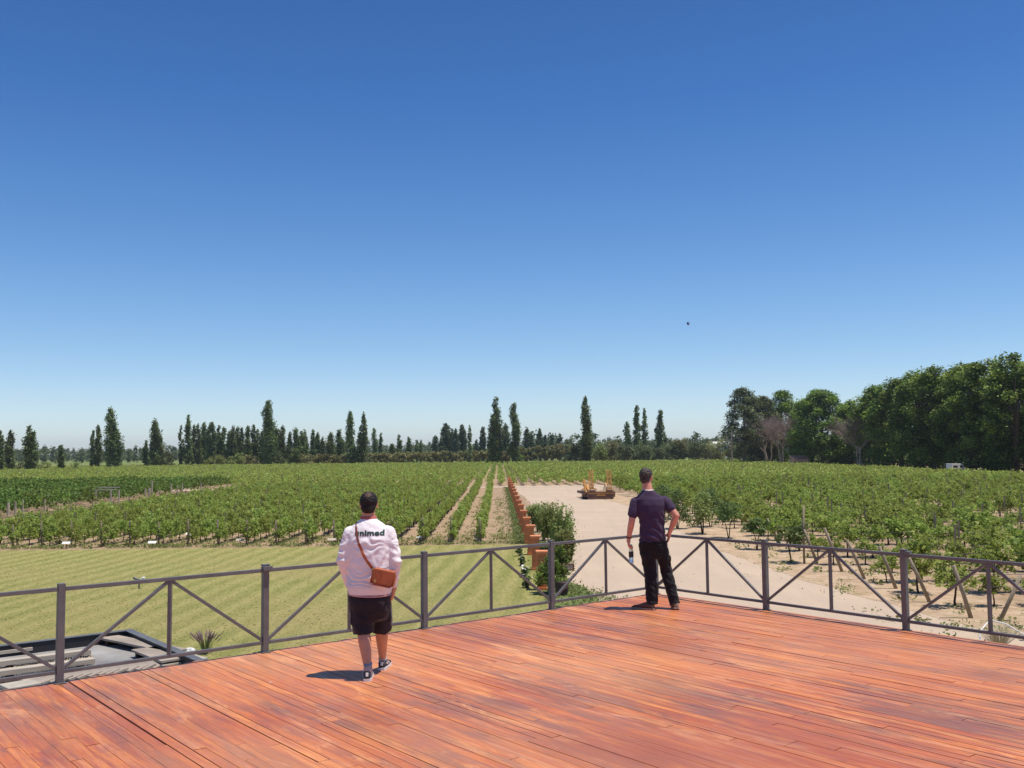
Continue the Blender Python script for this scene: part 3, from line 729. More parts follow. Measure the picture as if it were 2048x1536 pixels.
# ------------------------------------------------------------------ shrubs and small plants
def shrub(x, y, h, w_, label, m, kind='round', cat='shrub', group=None, name='shrub', leaf=.10, dens=140, seed=1, z=G):
    r = random.Random(seed); t = empty(name, (x, y, z), r.uniform(0,6), label, cat, group); cs, rs = [], []
    n = 26
    for i in range(n):
        if kind == 'round':
            a = r.uniform(0, 6.283); q = (r.random()**.5)*w_*.36; zz = h*r.uniform(.22,.84); q *= math.sin(min(1, zz/h+.12)*math.pi)**.5
        elif kind == 'tree':
            a = r.uniform(0, 6.283); q = (r.random()**.5)*w_*.38; zz = h*r.uniform(.42,.88)
        else:
            a = r.uniform(0, 6.283); zz = h*r.uniform(.15,.8); q = r.random()**.5*w_*.42*math.sin(math.pi*min(1,.12+.8*zz/h))
        cs.append((math.cos(a)*q, math.sin(a)*q, zz)); rs.append(h*r.uniform(.09,.17) if kind != 'round' else min(h,w_)*r.uniform(.13,.22))
    if kind == 'feather':
        P, c = clumps(cs, rs, dens/(h*h)*6, seed, 1.9, .2)
        e = []                                   # upright plumes
        for k in range(230):
            a = r.uniform(0,6.283); q0 = r.random()*w_*.22; b0 = Vector((math.cos(a)*q0, math.sin(a)*q0, h*.3)); tip = Vector((math.cos(a)*(q0+w_*.25*r.random()), math.sin(a)*(q0+w_*.25*r.random()), h*r.choice((r.uniform(.5,.9), r.uniform(.7,1.12)))))
            for j in range(30): e.append(b0.lerp(tip, r.random())+Vector((r.gauss(0,.03), r.gauss(0,.03), r.gauss(0,.03))))
        P = np.concatenate([P, np.array(e)]); c = np.concatenate([c, np.full(len(e), .7)])
    else: P, c = clumps(cs, rs, dens/(min(h,w_)**2)*6, seed, .85, .35)
    link_mesh('foliage', leaf_mesh('shrub_foliage', P, leaf, m, up=.3, rnd=.2+.6*c, seed=seed), t)
    b = MB()
    for k in range(5 if kind != 'tree' else 2):
        a = r.uniform(0,6.283); s = 0.02 if kind == 'tree' else .06
        b.tube([(math.cos(a)*s, math.sin(a)*s, -.02), (math.cos(a)*w_*.08, math.sin(a)*w_*.08, h*.35), (math.cos(a)*w_*.2, math.sin(a)*w_*.2, h*.6)], [.035, .028, .012], 6)
    b.build('stem', M['vbark'], t, smooth=True); return t

for i, (x, y, h, w_, lab) in enumerate([(2.35,45.5,2.0,1.7,'olive feathery shrub between the nearest pillars and the drive, closest to the deck'), (2.55,51,2.75,2.2,'tallest feathery olive-green shrub spilling over the drive edge'), (2.1,56.5,2.6,2.2,'feathery shrub just behind the tallest one, right of the third pillar'), (1.95,62.5,2.2,1.9,'medium feathery shrub right of the fourth pillar'), (1.7,69,1.9,1.6,'small feathery shrub right of the fifth pillar'), (1.5,76,1.4,1.5,'low farthest feathery shrub beside the pillars')]):
    shrub(x, y, h, w_*.86, lab, M['shrub'], 'feather', leaf=.085, dens=120, seed=40+i)
shrub(1.42, 39.5, 1.6, 1.3, 'dark green climbing bush in front of the nearest brick pillar', M['tree'], 'round', leaf=.09, dens=420, seed=51)
shrub(1.9, 41.2, 2.1, 1.0, 'dark leafy bush wrapped round the right side of the nearest pillar', M['tree'], 'round', leaf=.09, dens=220, seed=52)
# white roses left of the pillars
M['petal'] = simple('white_petals', (.75,.73,.68), .7, .1)
for i, (x, y, lab) in enumerate([(.55,41.2,'white flowering rose bush left of the nearest pillar'), (.5,44.6,'white flowering rose bush between the first and second pillars'), (.4,49.0,'white flowering rose bush left of the third pillar'), (.3,53.5,'farthest white flowering rose bush by the pillars')]):
    t = shrub(x, y, .55, .5, lab, M['olive'], 'round', leaf=.06, dens=120, seed=60+i, cat='rose bush', name='rose_bush')
    fl = NR.normal(size=(11,3))*np.array([.13,.13,.10])+np.array([0,0,.45]); link_mesh('blossom', leaf_mesh('blossom', fl, .13, M['petal'], up=1.0, seed=i), t)
# young trees on the sandy margin
for i, (x, y, h, w_, lab) in enumerate([(14.05,49.2,2.15,1.9,'nearest young tree on the sandy edge of the drive, behind the second right post'), (13.95,55.8,1.95,1.7,'second young tree on the sandy edge of the drive'), (13.9,62.8,2.5,2.1,'third young tree on the sandy edge, left of the first right post'), (12.9,66.2,3.2,2.6,'large olive shrub right of the man in dark clothes'), (11.9,70.5,3.0,2.5,'large shrub nearest the elbow of the man in dark clothes'), (14.6,72,3.3,3,'dense shrub behind the young trees at the drive edge'), (12.9,80,3.1,2.9,'shrub at the bend of the drive edge, behind the large olive shrub'), (13.6,89,2.8,2.7,'shrub on the drive edge nearest the vineyard corner behind the man')]):
    shrub(x, y, h, w_, lab, M['olive'] if i != 3 else M['shrub'], 'tree' if i < 3 else 'round', cat='young tree' if i < 3 else 'shrub', name='young_tree' if i < 3 else 'shrub', leaf=.12, dens=330, seed=70+i)
# grass clumps: fountain grass by the roof and dry clump at right
def grass_clump(x, y, z, h, w_, n, label, m, tip=None):
    t = empty('grass_clump', (x, y, z), 0, label, 'grass clump'); b = MB(); f = MB()
    for i in range(n):
        a = R.uniform(0,6.283); o_ = R.uniform(.35,1.1)*w_/2; q0 = Vector((math.cos(a), math.sin(a), 0)); hh = h*R.uniform(.7,1.05); s_ = Vector((-math.sin(a), math.cos(a), 0))*.006
        p0, p1, p2 = q0*.05, q0*o_*.45+Vector((0,0,hh*.6)), q0*o_+Vector((0,0,hh))
        b.add([p0-s_, p0+s_, p1+s_, p1-s_, p2], [(0,1,2,3), (3,2,4)])
        if tip and R.random() < .7: f.tube([p1.lerp(p2,.5), p2+Vector((0,0,.03))], [.012,.007], 5)
    b.build('blades', m, t)
    if tip: f.build('flower_spikes', tip, t)
    return t
M['blade'] = simple('green_blades', (.16,.20,.07), .8, .2, 3); M['straw'] = simple('straw', (.42,.36,.24), .85, .2, 3); M['mauve'] = simple('mauve_spikes', (.24,.15,.17), .9, .2, 8)
grass_clump(-8.95, 28.4, G, .62, .95, 120, 'clump of fountain grass with mauve spikes beyond the corner of the low roof', M['blade'], M['mauve'])
grass_clump(13.9, 28.1, G, .75, 2.2, 260, 'dry straw-coloured grass clump beyond the right railing', M['straw'])
grass_clump(12.9, 27.5, G, .45, 1.2, 120, 'low dry grass tuft left of the white pipe', M['straw'])
tag(MB().tube([(13.0,27.4,G+.02), (13.6,28.6,G+.4), (14.2,29.2,G+.62), (14.5,28.8,G+.55), (14.7,27.8,G+.3), (14.8,27.0,G+.05)], .025, 8).build('hose', M['white'], smooth=True), 'bent white pipe arching over the dry grass at the right edge', 'pipe')
tag(MB().ell((-9.5,28.6,G+.06), (.2,.15,.09)).build('stone', M['white'], smooth=True), 'white stone beside the fountain grass', 'stone')
# weeds on the soil near the drive, one mass
P = []
for i in range(330):
    x = R.uniform(12.5,34); y = R.uniform(27,62); k = R.randrange(8,26); s = R.uniform(.08,.3)
    for j in range(k): P.append((x+R.gauss(0,s), y+R.gauss(0,s), G+.05+abs(R.gauss(0,.06))))
for i in range(1100):
    x = R.uniform(-40,.2); y = 60.1+R.random()**2*7; s = R.uniform(.1,.35)
    for j in range(R.randrange(6,16)): P.append((x+R.gauss(0,s), y+R.gauss(0,s*.5), G+.05+abs(R.gauss(0,.08))))
for i in range(260):
    y = R.uniform(61,120); x = R.choice((-1.0,-.6,-2.9,-4.8))+SL*(y-61)+R.gauss(0,.2)
    for j in range(R.randrange(5,12)): P.append((x+R.gauss(0,.12), y+R.gauss(0,.2), G+.04+abs(R.gauss(0,.05))))
tag(link_mesh('weeds', leaf_mesh('weeds', np.array(P), .10, M['shrub'], seed=5)), 'scattered low weeds on the bare soil', 'weeds', kind='stuff')

st_ = MB()
for i in range(260):
    y = 26+R.random()**1.5*80; x = R.choice((R.uniform(3.2,13), R.uniform(11.5,17))); k_ = R.uniform(.012,.032)
    st_.ell((x, y, G+.03+k_*.3), (k_*R.uniform(.8,1.6), k_, k_*.7), Matrix.Rotation(R.uniform(0,3), 3, 'Z'), 6, 4)
tag(st_.build('stones', M['sandy']), 'small stones scattered on the gravel drive and its sandy edge', 'stones', kind='stuff')

# short turf blades standing out of the lawn and the shaded grass
def turf(name, n, fx, m, size, label, seed):
    r = np.random.default_rng(seed); y = 14+47*r.random(n*2)**.8; x = fx(y, r); k = (np.abs(x) < .56*y+2) & (x < 3.3); x, y = x[k][:n], y[k][:n]
    return tag(link_mesh(name, leaf_mesh(name, np.stack([x, y, G+.017+.004*r.random(len(x))], 1), size, m, up=4.0, asp=.35, seed=seed), None), label, kind='stuff')
M['turf'] = leafy('turf_blades', (.22,.235,.07), (.34,.325,.105), (.47,.42,.16), .1)
M['verge_turf'] = leafy('verge_blades', (.10,.14,.04), (.18,.22,.07), (.28,.30,.11), .35)
turf('lawn_grass', 60000, lambda y, r: 1.0-(.56*y+3)*r.random(len(y)), M['turf'], .07, 'short dry turf of the mown lawn', 31)
_r = np.random.default_rng(32); _n = 9000; _y = 30+31*_r.random(_n); _x = 1.3+(2.6*np.clip((44-_y)/6, .25, 1)+.45*_r.normal(size=_n))*_r.random(_n)**.5
tag(link_mesh('verge_grass', leaf_mesh('verge_grass', np.stack([_x, _y, G+.05+.03*_r.random(_n)], 1), .11, M['verge_turf'], up=.3, asp=.5, seed=33)), 'green grass along the drive beside the shrubs', kind='stuff')
_n = 9000; _y = 60.5+93*_r.random(_n)**1.5; _x = .62+SL*(_y-60)+.42*_r.normal(size=_n)
tag(link_mesh('strip_grass', leaf_mesh('strip_grass', np.stack([_x, _y, G+.05+.03*_r.random(_n)], 1), .13, M['verge_turf'], up=.3, asp=.5, seed=34)), 'rough grass strip running along the brick pillars', kind='stuff')

# wooden sign, planters
t = empty('wooden_sign', at(1122,1166,G), .25, 'small wooden sign on a post with a framed pale board, beside the drive', 'sign')
wd = simple('brown_wood', (.20,.085,.05), .7, .25, 8)
MB().box((0,0,.42), (.075,.075,.84)).build('post', wd, t, bevel=.005)
f = MB(); f.box((.32,0,.80), (.56,.05,.05)); f.box((.32,0,.55), (.56,.05,.05)); f.box((.585,0,.675), (.05,.05,.30)); f.build('frame', wd, t)
MB().box((.30,0,.675), (.50,.02,.20)).build('board', simple('sign_board', (.42,.32,.25), .7, .15), t)
t = empty('flower_pot', at(1115,1160,G)+Vector((0,.4,0)), 0, 'square terracotta pot behind the dark planter', 'pot')
MB().box((0,0,.21), (.30,.30,.42)).build('body', M['tile'], t, bevel=.02); MB().box((0,0,.43), (.36,.36,.05)).build('rim', M['tile'], t, bevel=.01)
t = empty('planter', at(1124,1192,G), .3, 'dark wooden planter with trailing leaves at the foot of the sign', 'planter')
MB().rings([(0,0,0,.20,.20), (0,0,.3,.27,.27), (0,0,.55,.25,.25), (0,0,.58,.22,.22)], 18).build('tub', simple('dark_tub', (.06,.03,.03), .7), t, smooth=False)
P_, c_ = clumps([(0,0,.62), (.15,.05,.6), (-.15,.02,.58), (.22,-.1,.35)], [.2,.16,.16,.12], 900, 3); link_mesh('foliage', leaf_mesh('planter_foliage', P_, .07, M['tree'], seed=3), t)
# lawn spike light
t = empty('garden_light', at(278,1178,G), 0, 'small dark double-headed garden light on the lawn', 'garden light')
MB().box((0,0,.2), (.05,.05,.42)).build('stake', M['rail'], t)
for s in (-1,1): MB().limb((s*.08,0,.42), (s*.2,-.02,.47), .05, .06).build('lamp_head', M['rail'] if s < 0 else M['white'], t, smooth=True)

# ------------------------------------------------------------------ trees
def tube_tree(b, h, r0, seed, lean=0):
    r = random.Random(seed); b.tube([(0,0,-.3), (lean*.3,0,h*.3), (lean,0,h)], [r0*1.3, r0, r0*.35], 8)

def poplar(px, ytop, wpx, D, label, group=None, pale=False, plumes=1, low=.04, seed=0, name='poplar'):
    x = world_at(px, D); H = ztop(px, ytop, D)-G; W = wpx/F*D*1.32; r = random.Random(seed*31+int(px))
    t = empty(name, (x, D, G), r.uniform(0,6.28), label, 'poplar', group); cs, rs = [], []
    for p in range(plumes):
        ox = 0 if p == 0 else r.choice((-1,1))*W*.3; oy = r.gauss(0, W*.15) if p else 0; hh = H if p == 0 else H*r.uniform(.55,.88); ww = W if plumes == 1 else W*.72
        n = int(26 + hh*1.1); wob = r.uniform(0,9)
        for i in range(n):
            f = low+(1-low)*(i+r.random())/n; prof = min(1, (f-low*.6)/.16)**.5*(1-max(0, f-.6)/.42)**.5
            a = r.uniform(0,6.28); q = ww*.5*prof*r.uniform(.1,.72); sway = .05*ww*math.sin(f*9+wob)
            cs.append((ox+math.cos(a)*q+sway, oy+math.sin(a)*q, hh*f*.965)); rs.append(max(.38, ww*.5*(.24+.42*prof)*r.uniform(.7,1.2)))
    lx = r.gauss(0,.03); cs = [(a+lx*c_, b, c_) for a, b, c_ in cs]
    P, c = clumps(cs, rs, 62 if D < 500 else 30, seed+int(px), 1.5, .35)
    m = M['poplar_pale'] if pale else M['poplar']
    link_mesh('crown', leaf_mesh('poplar_crown', P, .46 if D < 500 else .7, m, up=.2, sv=.45, rnd=.15+.65*c, seed=seed+int(px)), t)
    b = MB(); tube_tree(b, H*.7, .022*H*.6, seed); b.build('trunk', M['bark'], t, smooth=True); return t

L1 = 'poplars in the left group beyond the vineyard'
POP = [ # px, top, width, distance, label, group, pale, plumes
 (2,859,15,320,'poplar cut off by the left edge of the photo',None,0,1), (21,857,15,318,'slim poplar second from the left edge',None,0,1),
 (58,851,23,312,'broad loose poplar left of the small isolated one',None,0,2), (124,890,12,322,'small isolated poplar left of the slim pair',None,0,1),
 (186,858,11,372,'left one of the slim pair of poplars',None,0,1), (197,849,13,370,'right one of the slim pair of poplars',None,0,1),
 (224,814,29,366,'tall dense poplar right of the slim pair, tallest at far left',None,0,2), (292,881,11,378,'short slim poplar left of the double-crowned one',None,0,1),
 (311,840,20,376,'poplar with a lower side crown on its right',None,0,1), (322,874,12,379,'lower side crown leaning on the mid-left poplar',None,0,1),
 (364,850,9,392,'slim poplar at the left end of the long row',None,0,1), (377,828,14,390,'tallest poplar at the left end of the long row',None,0,1),
 (537,799,30,392,'tall ragged conifer-like poplar standing in the long row, highest on the left side',None,0,2),
 (703,821,17,391,'left one of the two dark poplars above the man in the white shirt',None,0,1), (728,822,20,390,'right one of the two dark poplars above the man in the white shirt',None,0,2),
 (940,850,9,388,'slender short poplar in front of the hedge left of the tall central pair',None,0,1),
 (999,791,25,386,'tallest central poplar at the end of the vine rows',None,0,2), (1029,804,18,386,'narrower right poplar of the tall central pair',None,0,1),
 (1172,791,25,384,'tall loose poplar above the trailer',None,0,2), (1255,842,12,500,'small leaning poplar left of the right pair',None,0,1),
 (1275,808,13,500,'left one of the right pair of slim poplars',None,0,1), (1289,815,11,502,'right one of the right pair of slim poplars',None,0,1),
 (1319,817,15,500,'slim poplar between the right pair and the bare trees',None,0,1), (1331,862,7,505,'tiny poplar beside the slim right one',None,0,1)]
for i, (px, yt, wp, D, lab, gr, pale, pl) in enumerate(POP): poplar(px, yt, wp, D, lab, gr, pale, pl, seed=i)
for i, (px, yt, wp) in enumerate([(388,848,10),(398,845,10),(409,842,13),(418,846,9),(427,843,13),(437,850,10),(447,852,12),(458,860,11),(467,852,12),(476,852,11),(485,852,10),(496,851,12),(506,848,11),(516,856,10),(524,860,10),(553,856,16),(565,851,13),(580,862,10),(592,855,13),(604,861,12),(613,859,10),(627,858,10),(636,864,10),(646,872,8),(663,866,15),(680,860,14)]):
    poplar(px, yt, wp*1.15, 410+R.uniform(-6,10), 'dark green poplar in the long dense row on the left', 'poplars in the long row on the left', False, 1, seed=60+i)
for i, (px, yt, wp) in enumerate([(751,855,12),(762,865,9),(786,888,14),(799,868,10),(818,873,10),(834,880,8),(841,879,8)]):
    poplar(px, yt, wp, 470+R.uniform(-8,8), 'small distant poplar between the dark pair and the pale cluster', 'small distant poplars left of centre', False, 1, seed=90+i)
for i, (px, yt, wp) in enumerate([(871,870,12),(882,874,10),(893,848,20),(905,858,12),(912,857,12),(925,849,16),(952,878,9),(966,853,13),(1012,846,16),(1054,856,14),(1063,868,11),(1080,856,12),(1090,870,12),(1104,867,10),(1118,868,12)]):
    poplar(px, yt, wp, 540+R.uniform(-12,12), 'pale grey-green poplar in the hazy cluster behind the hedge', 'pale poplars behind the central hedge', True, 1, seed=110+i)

def broad_tree(x, y, H, W, label, m, group=None, cat='tree', name='broadleaf_tree', dens=1.0, low=.12, leaf=.42, seed=0, trunk='bark', n=70, thin=.0):
    r = random.Random(seed); t = empty(name, (x, y, G), r.uniform(0,6.28), label, cat, group); cs, rs = [], []
    for i in range(n):
        f = low+(1-low)*r.random()**.85; a = r.uniform(0,6.28); prof = math.sin(min(1, (f-low*.4)/(1.02-low*.4))**.8*math.pi)**.45 if f < .98 else .2
        q = W*.5*prof*(.35+.6*r.random()**.6)*(1 if r.random() > thin else .5); s = r.uniform(.06,.13)*min(H, W*1.5)
        cs.append((math.cos(a)*q, math.sin(a)*q, H*f-s*.5)); rs.append(s)
    P, c = clumps(cs, rs, 46*dens, seed, .75, .4)
    link_mesh('crown', leaf_mesh('tree_crown', P, leaf, m, up=1.0, sv=.45, rnd=.05+.9*c, seed=seed), t)
    b = MB(); b.tube([(0,0,-.3), (r.gauss(0,.3),r.gauss(0,.3),H*.25), (r.gauss(0,.5),r.gauss(0,.5),H*.55), (0,0,H*.8)], [.03*H*.8, .022*H*.8, .014*H*.8, .005*H], 8)
    for k in range(9):
        c0 = Vector(r.choice(cs)); z0 = H*r.uniform(.2,.5); b.tube([(0,0,z0), (c0.x*.5,c0.y*.5,(z0+c0.z)/2+.3), c0], [.010*H*.7, .007*H*.7, .003*H], 6)
    b.build('trunk', M[trunk], t, smooth=True); return t

# avenue of big trees at the right
AV_ = 0
AV = [(2046,705),(2012,716),(1985,719),(1958,724),(1930,727),(1904,733),(1880,730),(1853,736),(1828,747),(1805,754),(1784,762),(1762,770)]
for i, (px, yt) in enumerate(AV):
    D = 100*F/(px-1024); H = ztop(px, yt, D)-G; x = world_at(px, D)+R.uniform(-2,2)
    lab = {0: 'biggest dark tree of the avenue, cut by the right edge of the photo', 8: 'avenue tree at the shoulder where the tree line steps down', 11: 'last tall tree at the left end of the dark avenue'}.get(i, 'tall dark broadleaf tree in the dense avenue at right')
    broad_tree(x, D, H, R.uniform(12,15), lab, M['tree'], None if i in (0,8,11) else 'avenue trees at right', seed=200+i, low=.1, n=80)
for i in range(9):
    D = 186+i*17; broad_tree(110+R.uniform(-3,3), D, R.uniform(18,22), R.uniform(12,15), 'tree of the second line standing behind the avenue', M['tree'], 'second line of avenue trees', seed=230+i, low=.06, n=70)
for i in range(3):
    broad_tree(104+R.uniform(-3,3), 150+i*13, R.uniform(23,25), 15, 'avenue tree just outside the right edge of the photo', M['tree'], 'avenue trees beyond the right edge', seed=245+i, low=.08)
# big round dark tree and its neighbours
def bt(px, yt, wpx, D, *a, **k): return broad_tree(world_at(px, D), D, ztop(px, yt, D)-G, wpx/F*D, *a, **k)
bt(1642,780,125,300,'big round dark green tree left of the avenue', M['tree'], seed=260, n=210, low=.05)
bt(1610,800,60,318,'dark tree merging with the left side of the big round tree', M['tree'], seed=261, low=.04, n=130)
bt(1700,800,60,300,'dark tree filling the gap right of the big round tree', M['tree'], seed=262, low=.04, n=130)
bt(1735,792,50,290,'dark tree between the brownish tree and the avenue', M['tree'], seed=263, low=.04, n=120)
bt(1487,775,80,330,'sparse grey-green gum tree at the left end of the right-hand trees', M['gum'], seed=264, n=110, low=.1, dens=.8, leaf=.45, thin=.2, name='gum_tree', trunk='pale_bark')
bt(1462,850,32,322,'low drooping gum limb tree at the far left of the right-hand trees', M['gum'], seed=268, n=16, low=.45, dens=.7, leaf=.4, name='gum_tree', trunk='pale_bark')
bt(1522,793,80,345,'green tree behind the bare pinkish trees, left one', M['gum'], seed=265, n=150, low=.05)
bt(1564,781,78,350,'green tree behind the bare pinkish trees, right one', M['tree'], seed=266, n=150, low=.05)

def bare_tree(px, yt, wpx, D, label, seed, leafy_=0):
    x = world_at(px, D); H = ztop(px, yt, D)-G; W = wpx/F*D; r = random.Random(seed)
    t = empty('bare_tree', (x, D, G), r.uniform(0,6), label, 'bare tree'); tr = MB(); tw = MB()
    def grow(p, d, L, rad, lvl):
        q = p+d*L; mid = p.lerp(q,.5)+Vector((r.gauss(0,L*.05), r.gauss(0,L*.05), 0))
        (tr if lvl < 2 else tw).tube([p, mid, q], [rad, rad*.8, rad*.6], 5 if lvl < 2 else 3, cap=False)
        if lvl >= 5: return
        for k in range(4 if lvl < 2 else r.choice((3,4))):
            nd = (d+Vector((r.gauss(0,.5), r.gauss(0,.5), r.gauss(.12,.3)))).normalized(); grow(p.lerp(q, r.uniform(.55,1)), nd, L*r.uniform(.58,.78), rad*.55, lvl+1)
    for k in range(3):
        a = r.uniform(0,6.28); grow(Vector((r.gauss(0,.4), r.gauss(0,.4), -.2)), Vector((math.cos(a)*W/H*.45, math.sin(a)*W/H*.45, 1)).normalized(), H*.33, .26, 0)
    tr.build('trunk', M['pale_bark'], t, smooth=True); tw.build('twigs', M['twig'], t); return t
bare_tree(1535,806,60,335,'bare greyish tree with pale slanting trunks, left of the pink one', 271)
bare_tree(1562,800,50,325,'bare pinkish-brown tree left of the big round tree', 272)
bare_tree(1580,806,40,322,'bare pinkish tree touching the big round tree', 274)
bare_tree(1720,794,44,262,'bare brownish tree with pale trunk in front of the avenue', 273)

# bushes and hedges at the far edge of the field
def bush(px, yt, wpx, D, label, m, seed, group=None, cat='bush'):
    x = world_at(px, D); H = ztop(px, yt, D)-G; W = wpx/F*D; r = random.Random(seed); cs, rs = [], []
    t = empty('bush', (x, D, G), 0, label, cat, group)
    for i in range(24):
        f = r.uniform(.12,.85); cs.append((r.uniform(-.42,.42)*W*(1.1-f*.5), r.uniform(-.3,.3)*W*.7, H*f)); rs.append(H*r.uniform(.14,.24))
    P, c = clumps(cs, rs, 30, seed, .85, .5); link_mesh('foliage', leaf_mesh('bush_foliage', P, .45, m, rnd=.2+.6*c, seed=seed), t)
    b = MB(); [b.tube([(0,0,-.1), (k*.8,0,H*.5)], [.12,.05], 5) for k in (-1,0,1)]; b.build('stem', M['bark'], t); return t
for i, a in enumerate([(590,893,34,398,'rounded bright green bush left of the brown hedge',M['olive']), (432,908,55,398,'wide olive bush under the long poplar row, left one',M['shrub']), (478,905,50,400,'wide green bush under the long poplar row, middle one',M['shrub']), (612,907,30,396,'grey-green bush right of the rounded bright bush',M['hedge']), (505,907,36,396,'brownish bush left of the ragged tall poplar',M['hedge']),
    (552,900,34,397,'dark bush at the foot of the ragged tall poplar',M['gum']), (985,905,22,388,'dark bush at the left foot of the tall central poplar',M['tree']), (1040,905,22,388,'dark bush at the right foot of the central pair',M['tree']), (716,903,50,393,'dark undergrowth below the two poplars above the man in the white shirt',M['gum']),
    (1150,882,32,388,'rounded dark green bush left of the tall poplar above the trailer',M['gum']), (1200,884,30,402,'pale green bush right of the tall poplar above the trailer',M['shrub']), (1222,880,34,410,'pale bush left of the dark hedge',M['hedge']), (1250,888,40,392,'dark olive bush, leftmost of the right hedge line',M['gum']), (1285,887,44,394,'dark olive bush under the pair of slim poplars',M['gum']),
    (1325,886,44,394,'dark olive bush under the single slim poplar',M['gum']), (1355,874,40,420,'pale grey shrub rising behind the right hedge line',M['hedge']), (1395,878,44,398,'grey-green bush left of the white distant building',M['gum']), (1428,879,44,396,'grey-green bush in front of the white distant building',M['hedge']), (1470,884,44,392,'olive bush under the gum tree',M['gum']), (1510,886,44,388,'olive bush under the bare trees',M['gum']), (1545,888,40,384,'dark bush under the pinkish bare tree',M['gum']),
    (85,922,44,322,'low bush right of the broad loose poplar',M['shrub']), (150,924,30,330,'low green bush right of the small isolated poplar',M['shrub']), (40,915,40,322,'dark bush between the leftmost poplars',M['gum']), (333,898,34,384,'dark bush at the foot of the double-crowned poplar',M['gum']), (232,918,20,372,'low dark growth at the foot of the tall dense poplar',M['gum'])]):
    bush(*a, 300+i)
def hedge(px0, px1, yt0, yt1, D, label, seed, m):
    x0, x1 = world_at(px0, D), world_at(px1, D); h0, h1 = ztop(px0, yt0, D)-G, ztop(px1, yt1, D)-G; r = random.Random(seed); cs, rs = [], []
    n = int((x1-x0)/.75)
    for i in range(n):
        f = (i+.5)/n; H = h0+(h1-h0)*f; H *= 1+.1*noise.noise(Vector((f*n*.12, seed, 0)))
        for k in range(5): s = r.uniform(.6,1.0); cs.append((x0+(x1-x0)*f+r.gauss(0,.4), D+r.gauss(0,.9), G+s*.6+(H-s*1.3)*r.random()**.7)); rs.append(s)
    P, c = clumps(cs, rs, 60, seed, .9, .5)
    return tag(link_mesh('hedge', leaf_mesh('hedge', P, .5, m, rnd=.15+.7*c, seed=seed)), label, 'hedge')
hedge(625, 985, 908, 899, 402, 'long brownish-olive hedge closing the field left of the central poplars', 1, M['hedge'])
hedge(985, 1140, 897, 887, 404, 'lighter tall hedge right of the central poplars', 2, M['hedge'])
hedge(1138, 1560, 896, 893, 420, 'low dark hedge behind the bushes on the right', 3, M['gum'])

# far woods: one mass
cr = []
for k in range(5):
    r = random.Random(700+k); cs, rs = [], []; H, W = 1.0, (.35 if k < 2 else .8)
    for i in range(26):
        f = r.uniform(.1,.92); q = W*.45*math.sin(f*math.pi)**.5*r.random(); a = r.uniform(0,6.28); cs.append((math.cos(a)*q, math.sin(a)*q, f)); rs.append(r.uniform(.07,.13))
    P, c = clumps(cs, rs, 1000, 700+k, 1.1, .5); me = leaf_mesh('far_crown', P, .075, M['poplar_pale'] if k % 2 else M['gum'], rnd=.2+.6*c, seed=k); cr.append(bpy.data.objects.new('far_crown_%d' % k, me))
pts, idx, rot, scl = [], [], [], []
for i in range(1500):
    D = R.choice((640, 760, 900, 1100))+R.uniform(-40,40); px = R.uniform(-350, 2300)
    h = R.uniform(7,12)*(1.25 if px > 1040 and px < 1500 else 1)*(D/800)**.6
    if R.random() < .07: h *= 1.5
    pts.append((world_at(px, D), D, G)); idx.append(R.randrange(5)); rot.append(R.uniform(0,6)); scl.append(h)
instancer('far_woods', pts, idx, rot, scl, cr, 'continuous line of distant trees along the horizon', 'woods')

# distant white building, shed, van
def house(px, D, w_, d_, h, label, wm, rm):
    t = empty('building', (world_at(px, D), D, G), .1, label, 'building')
    MB().box((0,0,h/2), (w_, d_, h)).build('wall', wm, t)
    b = MB(); b.add([(-w_/2-.3,-d_/2-.3,h+.01), (w_/2+.3,-d_/2-.3,h+.01), (w_/2+.3,d_/2+.3,h+.01), (-w_/2-.3,d_/2+.3,h+.01), (-w_/2-.3,0,h+1.2), (w_/2+.3,0,h+1.2)], [(0,1,5,4), (2,3,4,5), (0,4,3), (1,2,5), (0,3,2,1)]); b.build('roof', rm, t)
    wn_ = MB()
    for s in (-.28,.28): wn_.box((w_*s,-d_/2-.02,h*.55), (w_*.16,.06,h*.28))
    wn_.build('window', M['rail'], t); return t
house(1437, 560, 9, 8, 8.6, 'small white building glimpsed left of the gum tree', M['white'], M['white'])
house(1596, 296, 4.6, 3, 2.3, 'small pinkish shed at the foot of the big round tree', simple('pink_wall', (.48,.33,.26)), simple('shed_roof', (.34,.20,.15)))
house(1256, 900, 14, 10, 9, 'far white shed showing between the poplars', M['white'], M['white'])
t = empty('delivery_van', (world_at(1908, 196)-0.0, 196, G), .35, 'white high-roofed van parked in the shade under the avenue trees', 'van')
vb = MB(); sec = [(-2.6,.5),(2.1,.5),(2.6,1.3),(2.1,1.75),(1.5,2.9),(-2.6,3.0)]
n_ = len(sec); vb.add([(x_,-1,z_) for x_,z_ in sec]+[(x_,1,z_) for x_,z_ in sec], [tuple(range(n_)), tuple(range(2*n_-1,n_-1,-1))]+[(i,(i+1)%n_+0 if False else i+n_,(i+1)%n_+n_,(i+1)%n_) for i in range(n_)])
vb.build('body', M['white'], t, bevel=.08); t.scale = (.7,.75,.78)
gl = simple('van_glass', (.03,.035,.04), .1); g_ = MB(); g_.box((1.0,-1.01,2.2), (1.0,.03,.6)); g_.box((-1.2,-1.01,2.2), (1.6,.03,.55)); g_.build('window', gl, t)
for x_ in (-1.6,1.6):
    for y_ in (-.9,.9): MB().tube([(x_,y_-.12,.38), (x_,y_+.12,.38)], .38, 16).build('wheel', M['dark_under'], t)

